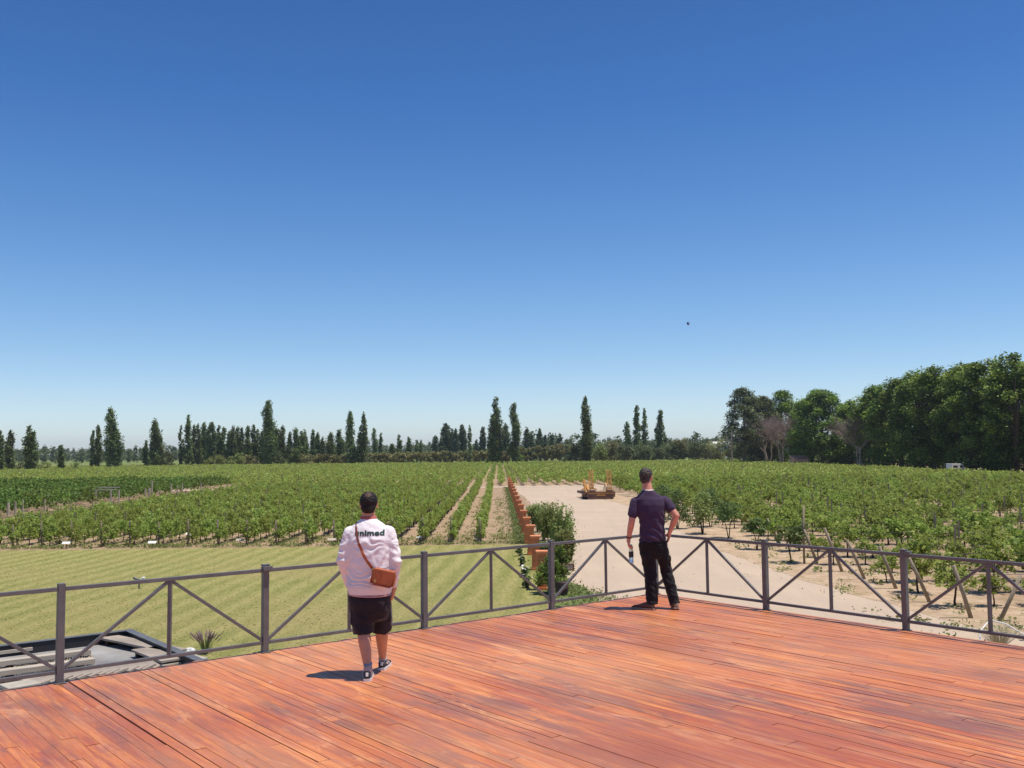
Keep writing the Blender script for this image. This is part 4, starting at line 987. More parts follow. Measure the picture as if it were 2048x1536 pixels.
# ------------------------------------------------------------------ equipment trailer
def trailer():
    yel = simple('worn_yellow_paint', (.54,.27,.075), .6, .35, 2.5, bump=.2); rust = simple('rusty_steel', (.17,.09,.065), .75, .4, 3, bump=.3); tire = simple('tyre_rubber', (.025,.024,.026), .8); wood = simple('trailer_planks', (.42,.30,.20), .85, .3, 2, sxyz=(4,.5,1))
    t = empty('equipment_trailer', (10.25, 113.2, G), .12, 'low yellow and rust-brown equipment trailer with two raised loading ramps, parked on the gravel', 'trailer')
    b = MB(); b.box((0,0,.60), (3.35,.30,.62)); b.box((0,-.16,.22), (3.0,.06,.24)); b.box((-1.0,-.10,1.0), (.75,.3,.2)); b.box((1.0,-.10,1.0), (.75,.3,.2)); b.box((-1.68,1.6,.72), (.10,3.2,.36)); b.box((1.68,1.6,.72), (.10,3.2,.36))
    for s in (-1,1): b.box((s*1.45,3.4,.68), (.22,6.6,.30)); b.box((s*.55,3.4,.6), (.14,6.6,.22))
    for k in range(6): b.box((0,.9+k*1.1,.60), (2.7,.12,.16))
    b.build('chassis', rust, t, bevel=.01)
    d = MB(); [d.box((-1.05+k*.30,3.6,.815), (.27,6.0,.05)) for k in range(8)]; d.build('deck_planks', wood, t)
    bt_ = MB(); bt_.bar((-1.5,-.16,.92), (1.5,-.16,.92), .05); bt_.bar((-.5,-.18,.5), (.5,-.18,.5), .07, .16); bt_.bar((-1.5,-.17,.74), (1.5,-.17,.74), .05, .09); bt_.build('tail_rail', yel, t)
    for s in (-1,1):
        r_ = MB(); x0 = s*1.08; z0, z1 = 1.0, 3.42; y0, y1 = .02, .55
        for e in (-.23,.23): r_.bar((x0+e,y0,z0), (x0+e,y1,z1), .10, .11)
        rr = r_.build('ramp', yel, t); g_ = MB()
        for k in range(13): f = (k+.4)/13; g_.bar((x0-.2,y0+(y1-y0)*f-.02,z0+(z1-z0)*f), (x0+.2,y0+(y1-y0)*f-.02,z0+(z1-z0)*f), .06, .11)
        g_.build('rung', yel, rr)
        h = MB(); h.box((x0,-.02,.93), (.62,.2,.22)); h.build('ramp_hinge', yel, t)
        p_ = MB(); p_.bar((x0+s*-.33,.3,1.0), (x0+s*-.28,1.2,1.9), .07, .2); p_.bar((x0+s*-.28,1.2,1.9), (x0+s*-.26,2.2,1.0), .06, .15); p_.build('ramp_prop', yel, t)
        for k in range(2):
            wd_ = MB(); y_ = 1.4+k*1.15; wd_.tube([(s*1.50-.17,y_,.46), (s*1.50+.17,y_,.46)], .46, 22); w_o = wd_.build('wheel', tire, t)
            MB().tube([(s*1.50+s*.175,y_,.46), (s*1.50+s*.20,y_,.46)], .20, 16).build('rim', yel, w_o)
        fd = MB(); fd.box((s*1.5,1.98,1.02), (.46,2.4,.05)); fd.bar((s*1.5,.8,1.0), (s*1.5,.45,.62), .46, .04); fd.build('fender', rust, t)
    s = MB(); s.bar((-1.70,.3,1.05), (-1.92,.6,2.35), .34, .10); s.bar((-1.75,.3,1.05), (-1.62,.1,.75), .28, .12); s.build('side_flap', yel, t)
    g = MB(); g.bar((0,6.7,.75), (0,8.6,1.35), .4, .3); g.bar((0,8.6,1.35), (0,9.8,1.3), .5, .2); g.bar((-.9,6.7,.9), (0,8.6,1.3), .12); g.bar((.9,6.7,.9), (0,8.6,1.3), .12); g.build('gooseneck', yel, t)
    st = MB(); st.box((-1.80,.35,.42), (.4,.35,.10)); st.box((-1.85,.2,.72), (.3,.1,.34)); st.build('light_bar', rust, t)
trailer()

# balloon in the sky
p = Vector((0,0,0)); Db = 160.0; bx = (1369-1024)/F*Db; bz = CH+(hor(1369)-646)/F*Db*1.0
t = empty('balloon', (bx+.9, Db, bz), 0, 'tiny dark blue balloon with a pale patch drifting high in the sky', 'balloon'); t.scale = (.75,.75,.75)
MB().rings([(0,0,-.42,.03,.03), (0,0,-.34,.10,.1), (0,0,-.15,.27,.27), (0,0,.05,.34,.34), (0,0,.22,.29,.29), (0,0,.33,.15,.15), (0,0,.36,.03,.03)], 20).build('envelope', simple('balloon_blue', (.05,.06,.22), .35, .05), t, smooth=True)
MB().ell((.1,-.2,.0), (.16,.17,.16)).build('patch', simple('balloon_pale', (.45,.45,.75), .4), t, smooth=True)

# ------------------------------------------------------------------ people
def skin_mat(name, c):
    q = N(name); o = q.obj(); f = q.noise(o, 14, 5)
    q.set(q.ramp(f, [(.3, tuple(x*.88 for x in c)), (.7, tuple(min(1, x*1.1) for x in c))]), .5, spec=.35)
    q.b.inputs['Subsurface Weight'].default_value = .08; q.b.inputs['Subsurface Radius'].default_value = (.02,.008,.004); q.bump(q.noise(o, 160, 3), .12, .002); return q.m

def cloth(name, c, folds=.4, rough=.85, var=.1, sheen=.15):
    q = N(name); o = q.obj(); f = q.noise(o, 5, 5); g = q.noise(o, 260, 2)
    q.set(q.ramp(f, [(.3, tuple(x*(1-var) for x in c)), (.7, tuple(min(1, x*(1+var)) for x in c))]), rough, spec=.2)
    q.b.inputs['Sheen Weight'].default_value = sheen
    q.bump(q.noise(o, 26, 4, .55, dist=1.2), folds, .012); return q.m

def hand(b, w, d, palm_n, side, curl=.35, s=1.0, spread=.12, thumb_out=.8):
    """palm, five fingers; w wrist, d pointing direction, palm_n normal out of the palm, side = thumb direction"""
    w, d, n, t = Vector(w), Vector(d).normalized(), Vector(palm_n).normalized(), Vector(side).normalized()
    M3 = Matrix((t, n, d)).transposed()
    b.ell(w+d*.048*s, (.041*s, .016*s, .056*s), M3, 14, 10); b.limb(w-d*.02, w+d*.03, .026*s, .027*s)
    for i, (o, L) in enumerate(((.030,.072),(.010,.080),(-.011,.074),(-.030,.058))):
        p = w + d*(.088 if i in (1,2) else .082)*s + t*o*s; dd = (d + t*o*spread*12).normalized(); c = curl*(.8+.2*i); r = (.0098,.0098,.0092,.0082)[i]*s
        for k, f in enumerate((.45,.32,.23)):
            a = c*(.55+.75*k); v = (dd*math.cos(a)+n*math.sin(a)).normalized(); q = p+v*L*f*s
            b.limb(p, q, r*(1-.08*k), r*(.93-.1*k), 10, 3); p = q
    p = w+d*.022*s+t*.030*s
    for k, (L, r) in enumerate(((.038,.0125),(.030,.0108),(.024,.0092))):
        v = (d*(.75+.12*k)+t*(thumb_out-.25*k)+n*(.25+.2*k)).normalized(); q = p+v*L*s; b.limb(p, q, r*s, r*.9*s, 10, 3); p = q

def head(b, c, yaw, pitch, s=1.0):
    """c = centre of the skull; returns the head's matrix"""
    Mh = Matrix.Rotation(yaw, 3, 'Z') @ Matrix.Rotation(pitch, 3, 'X'); c = Vector(c); P = lambda x, y, z: c+Mh@Vector((x*s, y*s, z*s))
    b.ell(P(0,-.008,.022), (.076*s,.098*s,.092*s), Mh, 24, 16)
    b.ell(P(0,.028,-.035), (.060*s,.066*s,.078*s), Mh, 20, 14); b.ell(P(0,.066,-.088), (.026*s,.022*s,.02*s), Mh)
    b.limb(P(0,.086,.012), P(0,.108,-.026), .009*s, .014*s, 10, 3); b.ell(P(0,.104,-.028), (.017*s,.012*s,.010*s), Mh)
    b.ell(P(0,.088,.032), (.05*s,.012*s,.012*s), Mh)
    b.ell(P(0,.088,-.058), (.024*s,.010*s,.007*s), Mh); b.ell(P(0,.086,-.069), (.020*s,.010*s,.007*s), Mh)
    for e in (-1, 1):
        b.ell(P(e*.042,.062,-.020), (.022*s,.022*s,.02*s), Mh)
        Me = Mh @ Matrix.Rotation(e*-.38, 3, 'Z'); b.ell(P(e*.079,-.004,-.008), (.0075*s,.019*s,.033*s), Me, 12, 10); b.ell(P(e*.082,-.010,.008), (.007*s,.015*s,.015*s), Me, 12, 8)
    return P, Mh

def eyes(P, Mh, parent, s=1.0):
    we = simple('eye_white', (.7,.68,.66), .25); ir = simple('iris', (.06,.035,.02), .2)
    for e in (-1, 1):
        o = MB().ell(P(e*.030,.079,.006), (.013*s,.010*s,.008*s), Mh).build('eye', we, parent, smooth=True)
        MB().ell(P(e*.030,.087,.006), (.005*s,.003*s,.005*s), Mh).build('iris', ir, o, smooth=True)
        MB().limb(P(e*.014,.096,.024), P(e*.046,.088,.026), .004*s, .003*s, 8, 3).build('eyebrow', M['hair_dark'], parent, smooth=True)

M['hair_dark'] = simple('dark_hair', (.016,.012,.011), .6, .4, 40, bump=.5, bscale=220)
def folds(seed, amp, f=(9, 9, 26), z0=None, ramp_=None):
    def fn(co, no):
        out = co.copy()
        for i in range(len(co)):
            x, y, z = co[i]; v = noise.noise(Vector((x*f[0]+seed, y*f[1], z*f[2]+x*7))) + .5*noise.noise(Vector((x*f[0]*2.3, y*f[1]*2, z*f[2]*2.1+x*12+seed)))
            out[i] = co[i] + no[i]*amp*v*(ramp_(x, y, z) if ramp_ else 1)
        return out
    return fn

def shoe(t, x, y, yaw, heel, upper_m, sole_m, s=1.0, pitch=0, accent=None):
    """heel at (x, y); toe along +y turned by yaw"""
    o = empty('shoe', (x, y, heel), yaw); o.parent = t; o.rotation_euler = (pitch, 0, yaw)
    u = MB(); st = [(-.012,.026,.050),(0,.034,.075),(.04,.038,.088),(.09,.038,.092),(.13,.042,.082),(.17,.048,.064),(.21,.050,.052),(.25,.045,.044),(.275,.030,.036),(.288,.010,.026)]
    def sec(y_, w_, h_, z0): return [Vector((math.cos(a)*w_*s*(1.0 if math.sin(a) < 0 else .92), y_*s, z0+(h_*s-z0)*(.5+.5*math.sin(a))**.8)) for a in [2*math.pi*i/20 for i in range(20)]]
    u._rings([sec(y_, w_, h_, .016) for y_, w_, h_ in st]); um = u.build('upper', upper_m, o, smooth=True)
    so = MB(); so._rings([[Vector((p.x*1.08, p.y, .0 if p.z < .03 else .024)) for p in sec(y_, w_, .05, .0)] for y_, w_, h_ in [(-.02,.024,0),(-.012,.034,0)]+[(a_, b_+.002, 0) for a_, b_, c_ in st[1:-1]]+[(.290,.022,0),(.297,.008,0)]])
    so.build('sole', sole_m, o, smooth=False)
    if accent:
        k = MB()
        for e in (-1,1):
            k.bar((e*.037*s,.03*s,.062*s), (e*.040*s,.10*s,.040*s), .004, .012); k.bar((e*.039*s,.07*s,.070*s), (e*.044*s,.15*s,.040*s), .004, .012)
        k.bar((0,-.014*s,.045*s), (0,-.006*s,.078*s), .022, .004); k.build('stripe', accent, o)
    return o

def text_on(body, text, size, x0, z0, m, name, parent, y_from, thick=.0035, bold=.003, sx=1.0):
    cu = bpy.data.curves.new('txt', 'FONT'); cu.body = text; cu.size = size; cu.align_x = 'CENTER'; cu.offset = bold; cu.resolution_u = 3; cu.space_character = 1.08
    tmp = bpy.data.objects.new('tmp', cu); col.objects.link(tmp); bpy.context.view_layer.update()
    me = bpy.data.meshes.new_from_object(tmp.evaluated_get(bpy.context.evaluated_depsgraph_get())); bpy.data.objects.remove(tmp)
    bm = bmesh.new(); bm.from_mesh(me)
    for _ in range(2): bmesh.ops.subdivide_edges(bm, edges=[e for e in bm.edges if e.calc_length() > .012], cuts=1)
    bmesh.ops.triangulate(bm, faces=bm.faces)
    bv = BVHTree.FromPolygons([v.co.copy() for v in body.data.vertices], [tuple(p.vertices) for p in body.data.polygons])
    for v in bm.verts:
        x, z = x0+v.co.x*sx, z0+v.co.y
        hit = bv.ray_cast(Vector((x, y_from, z)), Vector((0, 1, 0)))
        v.co = (hit[0]+Vector((0,-thick,0))) if hit[0] else Vector((x, y_from, z))
    r = bmesh.ops.extrude_face_region(bm, geom=bm.faces[:]); bmesh.ops.translate(bm, vec=(0,.003,0), verts=[v for v in r['geom'] if isinstance(v, bmesh.types.BMVert)])
    bm.to_mesh(me); bm.free(); me.materials.clear(); return link_mesh(name, me, parent, m)

# --- the man in the white shirt, walking away, local +y is where he faces
def man_white():
    t = empty('person', (-1.34, 9.05, 0), 0, 'man seen from behind in a white long-sleeved shirt and black shorts, walking', 'person')
    sk = skin_mat('tanned_skin', (.60,.30,.185))
    b = MB(); P, Mh = head(b, (-.012,.03,1.565), .06, -.12, .98)
    b.rings([(-.008,.0,1.36,.10,.075), (-.01,.004,1.42,.068,.064), (-.012,.01,1.47,.063,.062), (-.012,.018,1.53,.060,.062)], 20)
    b.rings([(.0,0,.76,.155,.115), (0,0,.90,.165,.12), (0,0,1.05,.165,.12), (0,0,1.2,.17,.115), (0,0,1.32,.15,.10), (0,0,1.38,.09,.07)], 24)
    L_ = dict(hip=(-.088,0,.80), knee=(-.055,-.02,.46), ank=(.012,-.17,.10)); R_ = dict(hip=(.092,0,.80), knee=(.095,.12,.46), ank=(.085,.27,.10))
    for q in (L_, R_):
        k, a = Vector(q['knee']), Vector(q['ank']); b.limb(q['hip'], k, .092, .060); b.limb(k, k.lerp(a,.35)+Vector((0,-.012,0)), .057, .060); b.limb(k.lerp(a,.35)+Vector((0,-.012,0)), a, .060, .034)
        b.limb(a, a+Vector((0,.09,-.055)), .034, .03)
    # arms: hands at the front hips
    LA = [(-.172,-.01,1.315), (-.236,-.035,1.06), (-.203,.06,.83)]; RA = [(.176,-.01,1.315), (.242,-.035,1.05), (.218,.02,.82)]
    for A in (LA, RA): b.limb(A[0], A[1], .052, .043); b.limb(A[1], A[2], .043, .027)
    hand(b, (-.203,.065,.82), (.28,.35,-.9), (.9,.2,.1), (.1,.9,.35), .5); hand(b, (.227,.02,.815), (-.10,.10,-1), (-.9,-.1,0), (.0,.95,-.1), .45)
    body = remeshed(b, 'body', sk, t, .0058, 3)
    eyes(P, Mh, t, .98)
    # hair: close-cropped, thinning at the crown
    hb = MB(); hb.ell(P(0,-.018,.030), (.082,.102,.092), Mh, 28, 20); hb.ell(P(0,-.055,-.030), (.068,.056,.062), Mh, 20, 14)
    hq = N('cropped_hair'); o = hq.obj(); cc = Vector(P(0,-.085,.085)); vd = hq.n('VectorMath', operation='DISTANCE'); hq.l(o, vd.inputs[0]); vd.inputs[1].default_value = cc
    dn = hq.math('ADD', vd.outputs['Value'], hq.math('MULTIPLY', hq.noise(o, 60, 3), .03)); f = hq.ramp(dn, [(.04, (1,1,1)), (.062, (0,0,0))])
    hq.set(hq.mix(f, (.014,.010,.010), (.075,.042,.033)), .62, spec=.3); hq.bump(hq.noise(o, 260, 3), .5, .003)
    remeshed(hb, 'hair', hq.m, t, .005, 1, folds(3, .006, (60,60,80)))
    # shirt
    s = MB(); s.rings([(.004,0,.745,.196,.142), (.004,0,.80,.205,.150), (.003,0,.90,.208,.154), (.002,-.005,1.02,.207,.158), (0,-.008,1.14,.212,.156), (0,-.008,1.25,.216,.146), (-.003,-.004,1.33,.196,.124), (-.006,0,1.39,.135,.098), (-.008,.002,1.425,.083,.078), (-.009,.004,1.44,.072,.070)], 36, 2.25)
    for A in (LA, RA):
        a, e, w_ = map(Vector, A); a = a+Vector((0,0,.0)); s.limb(a+Vector((0,0,-.012)), a.lerp(e,.45), .070, .070); s.limb(a.lerp(e,.45), e, .070, .062); s.limb(e, e.lerp(w_,.55), .060, .050); s.limb(e.lerp(w_,.55), e.lerp(w_,.97), .050, .040)
    wm = cloth('white_shirt', (.86,.81,.83), .4, .8, .03)
    rampf = lambda x, y, z: (.5+1.0*max(0, min(1, (1.30-z)/.25)))
    def sf(co, no):
        out = co.copy()
        for i in range(len(co)):
            x, y, z = co[i]; m = 0
            # sagging folds round the waist, radial folds under the arms
            m += .0095*math.sin(z*125+6*noise.noise(Vector((x*7, y*7, z*6)))*2.2+x*14)*max(0, min(1, (1.02-z)/.12))*(abs(x) < .21)
            for e in (-1, 1):
                dx, dz = x-e*.19, z-1.20; rr = math.hypot(dx, dz); an = math.atan2(dz, dx*e)
                m += .0045*math.sin(an*11+5*noise.noise(Vector((x*9,z*9,e))))*math.exp(-((rr-.15)/.08)**2)*(1 if z < 1.3 else .3)
            if abs(x) > .215: m += .0035*math.sin(z*85+5*noise.noise(Vector((x*10,y*10,z*8))))*(1 if z < 1.25 else .3)
            m += .005*noise.noise(Vector((x*11, y*11, z*20+x*9)))
            if z < .83 and abs(x) < .215: m = abs(m)*max(0, (z-.77)/.06) if z > .77 else 0
            out[i] = co[i]+no[i]*m
        return out
    shirt = remeshed(s, 'shirt', wm, t, .0075, 5, sf)
    c = MB(); c.rings([(-.010,.004,1.425,.080,.076), (-.010,.006,1.458,.073,.071), (-.010,.006,1.459,.066,.064), (-.010,.004,1.43,.066,.064)], 28); c.build('collar', cloth('coral_trim', (.50,.12,.10), .2), t, smooth=True)
    h = MB(); n_ = 48; pr = []
    rr_ = [[Vector((.004+(.197+k_)*math.cos(a)*1, (.143+k_)*math.sin(a), z_ - .012*math.cos(a*1+1.2))) for a in [2*math.pi*i/n_ for i in range(n_)]] for k_, z_ in ((.004,.752),(.007,.748),(.004,.742),(-.008,.742),(-.008,.752))]
    h._rings(rr_); h.build('hem', cloth('pink_hem', (.62,.36,.38), .2), t, smooth=True)
    text_on(shirt, 'unimed', .070, .018, 1.292, cloth('teal_print', (.03,.07,.062), 0, .7), 'lettering', t, -.5, sx=1.22)
    # shorts
    sh = MB(); sh.rings([(.002,0,.785,.168,.112), (.002,0,.76,.180,.120), (.002,0,.715,.194,.134), (.002,0,.70,.197,.138), (.002,0,.63,.194,.128), (.002,0,.57,.182,.115), (.002,0,.52,.16,.10), (.002,0,.49,.10,.08)], 30, 2.3)
    for q, zb, r0, r1 in ((L_, .385, .108, .099), (R_, .385, .106, .094)):
        hp, kn = Vector(q['hip']), Vector(q['knee']); d = (kn-hp); e = hp+d*((hp.z-zb)/(hp.z-kn.z))
        sh.tube([hp+Vector((0,0,-.04)), hp.lerp(e,.5), e.lerp(hp,.08), e], [r0, (r0+r1)/2+.004, r1+.002, r1+.004], 24)
        sgn = -1 if hp.x < 0 else 1; pk = hp.lerp(e,.62)+Vector((sgn*(r0-.012),0,0)); sh.box(pk+Vector((-sgn*.008,0,0)), (.035,.12,.14))
    bm_ = cloth('black_shorts', (.022,.018,.024), .6, .75, .2)
    remeshed(sh, 'shorts', bm_, t, .0075, 14, folds(5, .009, (10,10,14)))
    # socks and shoes
    gs = cloth('grey_sock', (.42,.40,.42), .3)
    bk = simple('shoe_black', (.03,.028,.032), .5, .2, 20); ws = simple('shoe_white', (.68,.66,.66), .55, .08, 20)
    for q, hy in ((L_, 0), (R_, 0)):
        a = Vector(q['ank']); MB().tube([a+Vector((0,.01,-.05)), a+Vector((0,.002,.0)), a+Vector((0,-.004,.045)), a+Vector((0,-.006,.05))], [.044,.041,.042,.036], 20).build('sock', gs, t, smooth=True)
    shoe(t, L_['ank'][0], L_['ank'][1]-.055, .10, 0, bk, ws, 1.02, accent=ws); shoe(t, R_['ank'][0], R_['ank'][1]-.055, -.06, 0, bk, ws, 1.02, accent=ws)
    return t, shirt
pw, shirt_w = man_white()

# --- his bag
def bag(shirt):
    O = Vector((-1.34, 9.05, 0)); t = empty('shoulder_bag', O+Vector((.158,-.205,.915)), 0, 'orange-brown leather bag on a strap at the hip of the man in white', 'bag')
    lt = simple('orange_leather', (.43,.115,.04), .42, .22, 9, bump=.25, bscale=120); ld = simple('dark_leather', (.26,.07,.035), .5, .25, 9, bump=.25, bscale=120); br = simple('brass', (.5,.36,.15), .35, metal=.9)
    Rm = Matrix.Rotation(.20, 3, 'Y') @ Matrix.Rotation(-.10, 3, 'Z')
    def tr(b):
        b.v = [tuple(Rm @ Vector((p[0]*.82, p[1], p[2]*.86))) for p in b.v]; return b
    b = MB(); b._rings([[Vector((x*(1-.06*abs(y)), y_, z)) for x, z in [( .112,.065),(.118,.0),(.112,-.07),(.095,-.088),(-.095,-.088),(-.112,-.07),(-.118,0),(-.112,.065),(-.10,.076),(.10,.076)]] for y_, y in ((-.035,0),(.05,0))])
    tr(b).build('body', ld, t, bevel=.008)
    f = MB(); f._rings([[Vector((x, y_, z)) for x, z in [(.118,.082),(.122,.02),(.118,-.035),(.09,-.058),(-.02,-.062),(-.09,-.052),(-.118,-.03),(-.122,.02),(-.118,.082)]] for y_ in (-.046,-.037)]); f.box((0,.005,.083), (.236,.10,.010)); tr(f).build('flap', lt, t, bevel=.004)
    g = MB(); g.box((-.128,.008,-.005), (.014,.075,.15)); g.box((.124,.008,-.005), (.010,.07,.13)); tr(g).build('gusset', lt, t, bevel=.004)
    z = MB(); z.bar((-.045,-.05,.062), (-.005,-.05,.01), .006, .006); tr(z).build('zip_pull', ld, t)
    bu = MB(); bu.box((-.075,-.05,-.04), (.022,.008,.03)); bu.box((-.122,-.02,.072), (.016,.02,.02)); tr(bu).build('buckle', br, t, bevel=.002)
    bv = BVHTree.FromPolygons([v.co.copy() for v in shirt.data.vertices], [tuple(p.vertices) for p in shirt.data.polygons])
    # strap over the back from the bag to the left side of the neck, then over the shoulder
    def strap(path, w_, name, m):
        b = MB(); L, Rr = [], []
        k = 26
        for i in range(k+1):
            f = i/k*(len(path)-1); j = min(int(f), len(path)-2); p = Vector(path[j]).lerp(Vector(path[j+1]), f-j); d = (Vector(path[j+1])-Vector(path[j])).normalized(); sd = Vector((d.y, -d.x)).normalized() if False else Vector((-d.z, 0, d.x)).normalized()
            for arr, s_ in ((L, -1), (Rr, 1)):
                q = p+sd*w_/2*s_; h = bv.ray_cast(Vector((q.x, -.6, q.z)), Vector((0,1,0))); y = (h[0].y-.006) if h[0] and h[0].y < .03 else p.y; arr.append(Vector((q.x, y, q.z)))
        off = O-Vector(t.location)
        for i in range(k): b.add([L[i]+off, Rr[i]+off, Rr[i+1]+off, L[i+1]+off, L[i]+off+Vector((0,.004,0)), Rr[i]+off+Vector((0,.004,0)), Rr[i+1]+off+Vector((0,.004,0)), L[i+1]+off+Vector((0,.004,0))], [(0,1,2,3),(7,6,5,4),(0,3,7,4),(1,5,6,2)])
        b.build(name, m, t)
    strap([(.050,-.2,.995), (-.022,-.17,1.10), (-.075,-.15,1.22)], .024, 'strap', lt); strap([(-.068,-.15,1.20), (-.09,-.14,1.27), (-.112,-.10,1.375)], .018, 'strap', ld)
    b = MB(); p_ = [(-.112,-.075,1.385), (-.116,-.03,1.405), (-.118,.03,1.40), (-.10,.09,1.36), (-.06,.14,1.25), (.04,.175,1.05), (.14,.16,.97), (.215,.05,.955), (.235,-.08,.95), (.225,-.17,.945)]
    off = O-Vector(t.location); b.tube([Vector(p)+off for p in p_], .008, 8, flat=.5); b.build('strap', ld, t, smooth=True)
    b = MB(); b.tube([Vector((.05,-.175,.995))+off, Vector((.062,-.20,.975))+off], [.007,.007], 8); b.build('strap_ring', br, t, smooth=True)
    return t
bag(shirt_w)

# --- the man in dark clothes at the corner
def man_dark():
    t = empty('person', (1.80, 12.60, 0), 0, 'man in dark t-shirt and black trousers standing hand on hip at the deck corner', 'person')
    sk = skin_mat('sunburnt_skin', (.66,.30,.21))
    b = MB(); P, Mh = head(b, (-.060,.04,1.690), -.50, -.06, 1.0)
    b.rings([(-.045,.0,1.46,.10,.075), (-.050,.006,1.52,.070,.066), (-.055,.014,1.58,.063,.063), (-.060,.028,1.65,.058,.062)], 20)
    b.rings([(-.0,0,.86,.15,.10), (0,0,1.0,.145,.10), (0,0,1.2,.16,.11), (-.02,0,1.36,.16,.10), (-.03,0,1.46,.10,.07)], 24)
    LA = [(-.215,.0,1.385), (-.268,-.035,1.13), (-.305,.03,.905)]; RA = [(.165,.0,1.40), (.300,-.10,1.20), (.222,-.03,.985)]
    for A in (LA, RA):
        b.limb(A[0], A[1], .052, .043); m_ = Vector(A[1]).lerp(Vector(A[2]), .35); b.limb(A[1], m_, .042, .042); b.limb(m_, A[2], .042, .027)
    hand(b, (-.306,.032,.895), (.03,.03,-1), (.85,.2,0), (-.1,.95,-.1), 1.05, 1.0, .03, .7)
    hand(b, (.218,-.028,.975), (-.12,.30,-.9), (-.95,.1,.1), (.0,.9,.45), .35, 1.0)
    L_ = dict(hip=(-.085,0,.88), knee=(-.035,.01,.48), ank=(-.02,-.03,.10)); R_ = dict(hip=(.085,0,.88), knee=(.185,.06,.48), ank=(.27,-.03,.10))
    for q in (L_, R_): b.limb(q['hip'], q['knee'], .082, .056); b.limb(q['knee'], q['ank'], .054, .034); b.limb(q['ank'], Vector(q['ank'])+Vector((-.03,.08,-.055)), .034, .028)
    remeshed(b, 'body', sk, t, .0058, 3); eyes(P, Mh, t)
    hb = MB(); hb.ell(P(0,-.016,.034), (.082,.103,.094), Mh, 28, 20); hb.ell(P(0,-.052,-.022), (.066,.054,.060), Mh, 20, 14); hb.ell(P(0,.045,.082), (.058,.05,.034), Mh)
    for e in (-1,1): hb.ell(P(e*.069,.018,.020), (.010,.016,.036), Mh)
    remeshed(hb, 'hair', simple('greying_brown_hair', (.055,.042,.036), .6, .55, 30, bump=.5, bscale=200), t, .005, 1, folds(8, .009, (48,48,70)))
    s = MB(); s.rings([(.000,0,.865,.166,.122), (0,0,.90,.170,.126), (0,0,1.0,.163,.124), (-.002,0,1.12,.164,.126), (-.010,-.006,1.24,.180,.132), (-.018,-.008,1.34,.196,.128), (-.026,-.004,1.41,.192,.112), (-.034,0,1.46,.150,.092), (-.042,.002,1.50,.098,.080), (-.047,.004,1.53,.075,.070)], 36, 2.2)
    for A in (LA, RA):
        a, e, w_ = map(Vector, A); k = .72 if A is LA else .62; s.limb(a+Vector((0,0,-.01)), a.lerp(e,.35), .066, .066); s.limb(a.lerp(e,.2), a.lerp(e,k-.06), .068, .064); s.tube([a.lerp(e,.2), a.lerp(e,.4), a.lerp(e,k)], [.066,.068,.066], 20)
    nm = cloth('navy_tshirt', (.052,.030,.070), .55, .8, .12)
    def sf(co, no):
        out = co.copy()
        for i in range(len(co)):
            x, y, z = co[i]; m = .006*math.sin((x*.9+z)*62+5*noise.noise(Vector((x*6,y*6,z*6))))*max(0, min(1, (1.28-z)/.2))+.005*math.sin(z*100+x*20+5*noise.noise(Vector((x*8,y*8,z*5))))*max(0, min(1, (1.0-z)/.08))
            m += .005*noise.noise(Vector((x*10,y*10,z*14)))
            out[i] = co[i]+no[i]*m
        return out
    remeshed(s, 'tshirt', nm, t, .0075, 4, sf)
    MB().rings([(-.047,.004,1.515,.080,.075), (-.048,.005,1.532,.074,.071), (-.048,.005,1.533,.066,.064), (-.047,.004,1.52,.066,.064)], 26).build('undershirt_collar', M['white'], t, smooth=True)
    p = MB(); p.rings([(0,0,.90,.160,.112), (0,0,.84,.172,.120), (0,0,.77,.168,.112), (0,0,.71,.152,.102), (0,0,.65,.11,.085)], 30, 2.3)
    for q, r0, r1, r2 in ((L_, .104, .082, .074), (R_, .102, .080, .066)):
        h_, k, a = Vector(q['hip']), Vector(q['knee']), Vector(q['ank']); e = a+Vector((0,0,-.035))
        p.tube([h_+Vector((0,0,-.03)), h_.lerp(k,.5), k, k.lerp(e,.5), e.lerp(k,.08), e], [r0, (r0+r1)/2+.002, r1, (r1+r2)/2, r2+.004, r2+.006], 24)
        sg = -1 if h_.x < 0 else 1; p.box(h_.lerp(k,.66)+Vector((sg*.072,0,0)), (.024,.10,.13))
    remeshed(p, 'trousers', cloth('black_trousers', (.012,.011,.013), .6, .8, .2), t, .0075, 14, folds(9, .011, (8,8,15)))
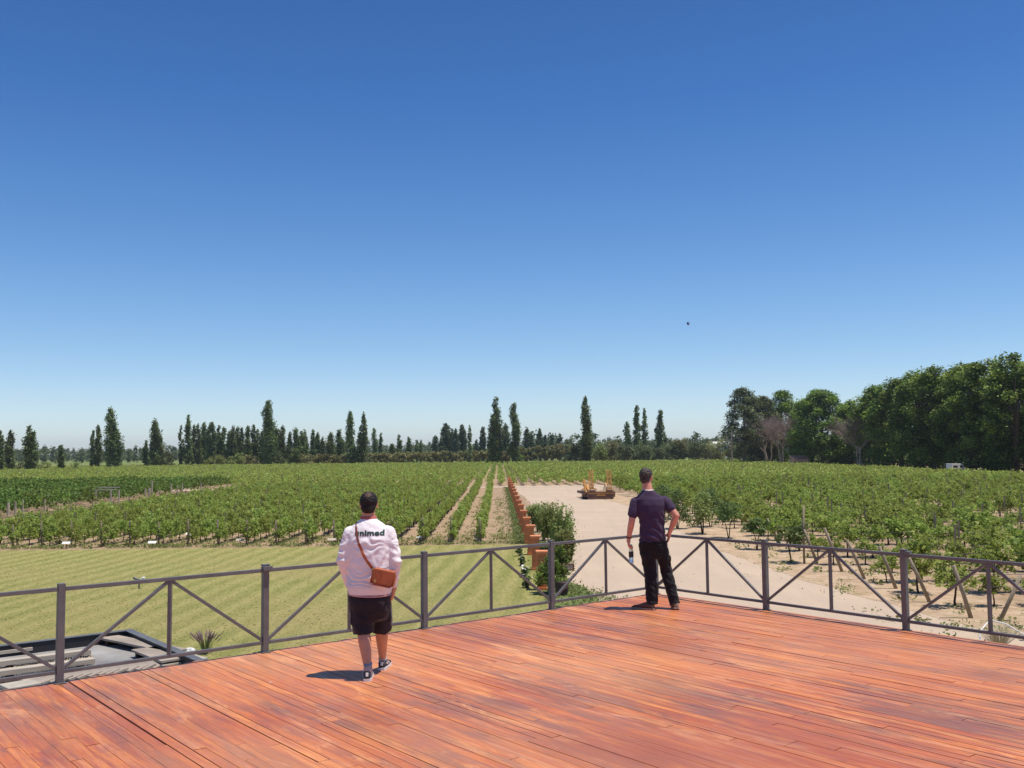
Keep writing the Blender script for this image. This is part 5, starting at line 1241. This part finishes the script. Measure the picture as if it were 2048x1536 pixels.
    tn = simple('tan_shoe', (.26,.17,.12), .75, .25, 12); dkb = simple('brown_shoe', (.11,.06,.045), .7, .2, 12); so = simple('tan_sole', (.36,.24,.17), .8)
    o1 = shoe(t, -.02, -.085, .95, 0, dkb, so, 1.05); o2 = shoe(t, .275, -.085, -.10, .012, tn, so, 1.05, pitch=-.12)
    tb = cloth('dark_wristband', (.03,.02,.025), .2); MB().tube([(-.300,.024,.928), (-.303,.028,.912)], [.034,.034], 20).build('wristband', tb, t, smooth=True)
    # necklace / lanyard glimpse left out of the collar; bottle is its own thing
    bt_ = empty('water_bottle', Vector((1.80,12.60,0))+Vector((-.272,.060,.585)), 0, 'clear bottle with dark label in the hand of the man in dark clothes', 'bottle')
    q = N('clear_plastic'); q.set((.80,.84,.84), .08); q.b.inputs['Transmission Weight'].default_value = .8; q.b.inputs['IOR'].default_value = 1.33
    MB().rings([(0,0,0,.022,.022), (0,0,.006,.030,.030), (0,0,.15,.030,.030), (0,0,.18,.024,.024), (0,0,.205,.014,.014), (0,0,.222,.013,.013)], 22).build('body', q.m, bt_, smooth=True)
    MB().tube([(0,0,.075), (0,0,.145)], [.0312,.0312], 22, cap=False).build('label', simple('dark_label', (.025,.03,.035), .4), bt_, smooth=True)
    MB().tube([(0,0,.2225), (0,0,.238)], [.0155,.0155], 18).build('cap', M['white'], bt_, smooth=True)
    return t
man_dark()

# ------------------------------------------------------------------ haze: thin even air round everything
hz = MB().box((0, 2900, G-1+40), (12000, 6100, 80)).build('haze', bpy.data.materials.new('haze_air'))
hm = hz.data.materials[0]; hm.use_nodes = True; hm.node_tree.nodes.clear()
ho = hm.node_tree.nodes.new('ShaderNodeOutputMaterial'); hv = hm.node_tree.nodes.new('ShaderNodeVolumePrincipled')
hv.inputs['Color'].default_value = (.80,.88,1,1); hv.inputs['Density'].default_value = .0001; hv.inputs['Anisotropy'].default_value = .2
hm.node_tree.links.new(hv.outputs[0], ho.inputs['Volume']); tag(hz, 'thin pale haze in the air over the flat fields', kind='stuff')

for o in list(sc.objects):
    if o.parent is None and 'category' in o and 'kind' not in o: o['kind'] = 'thing'
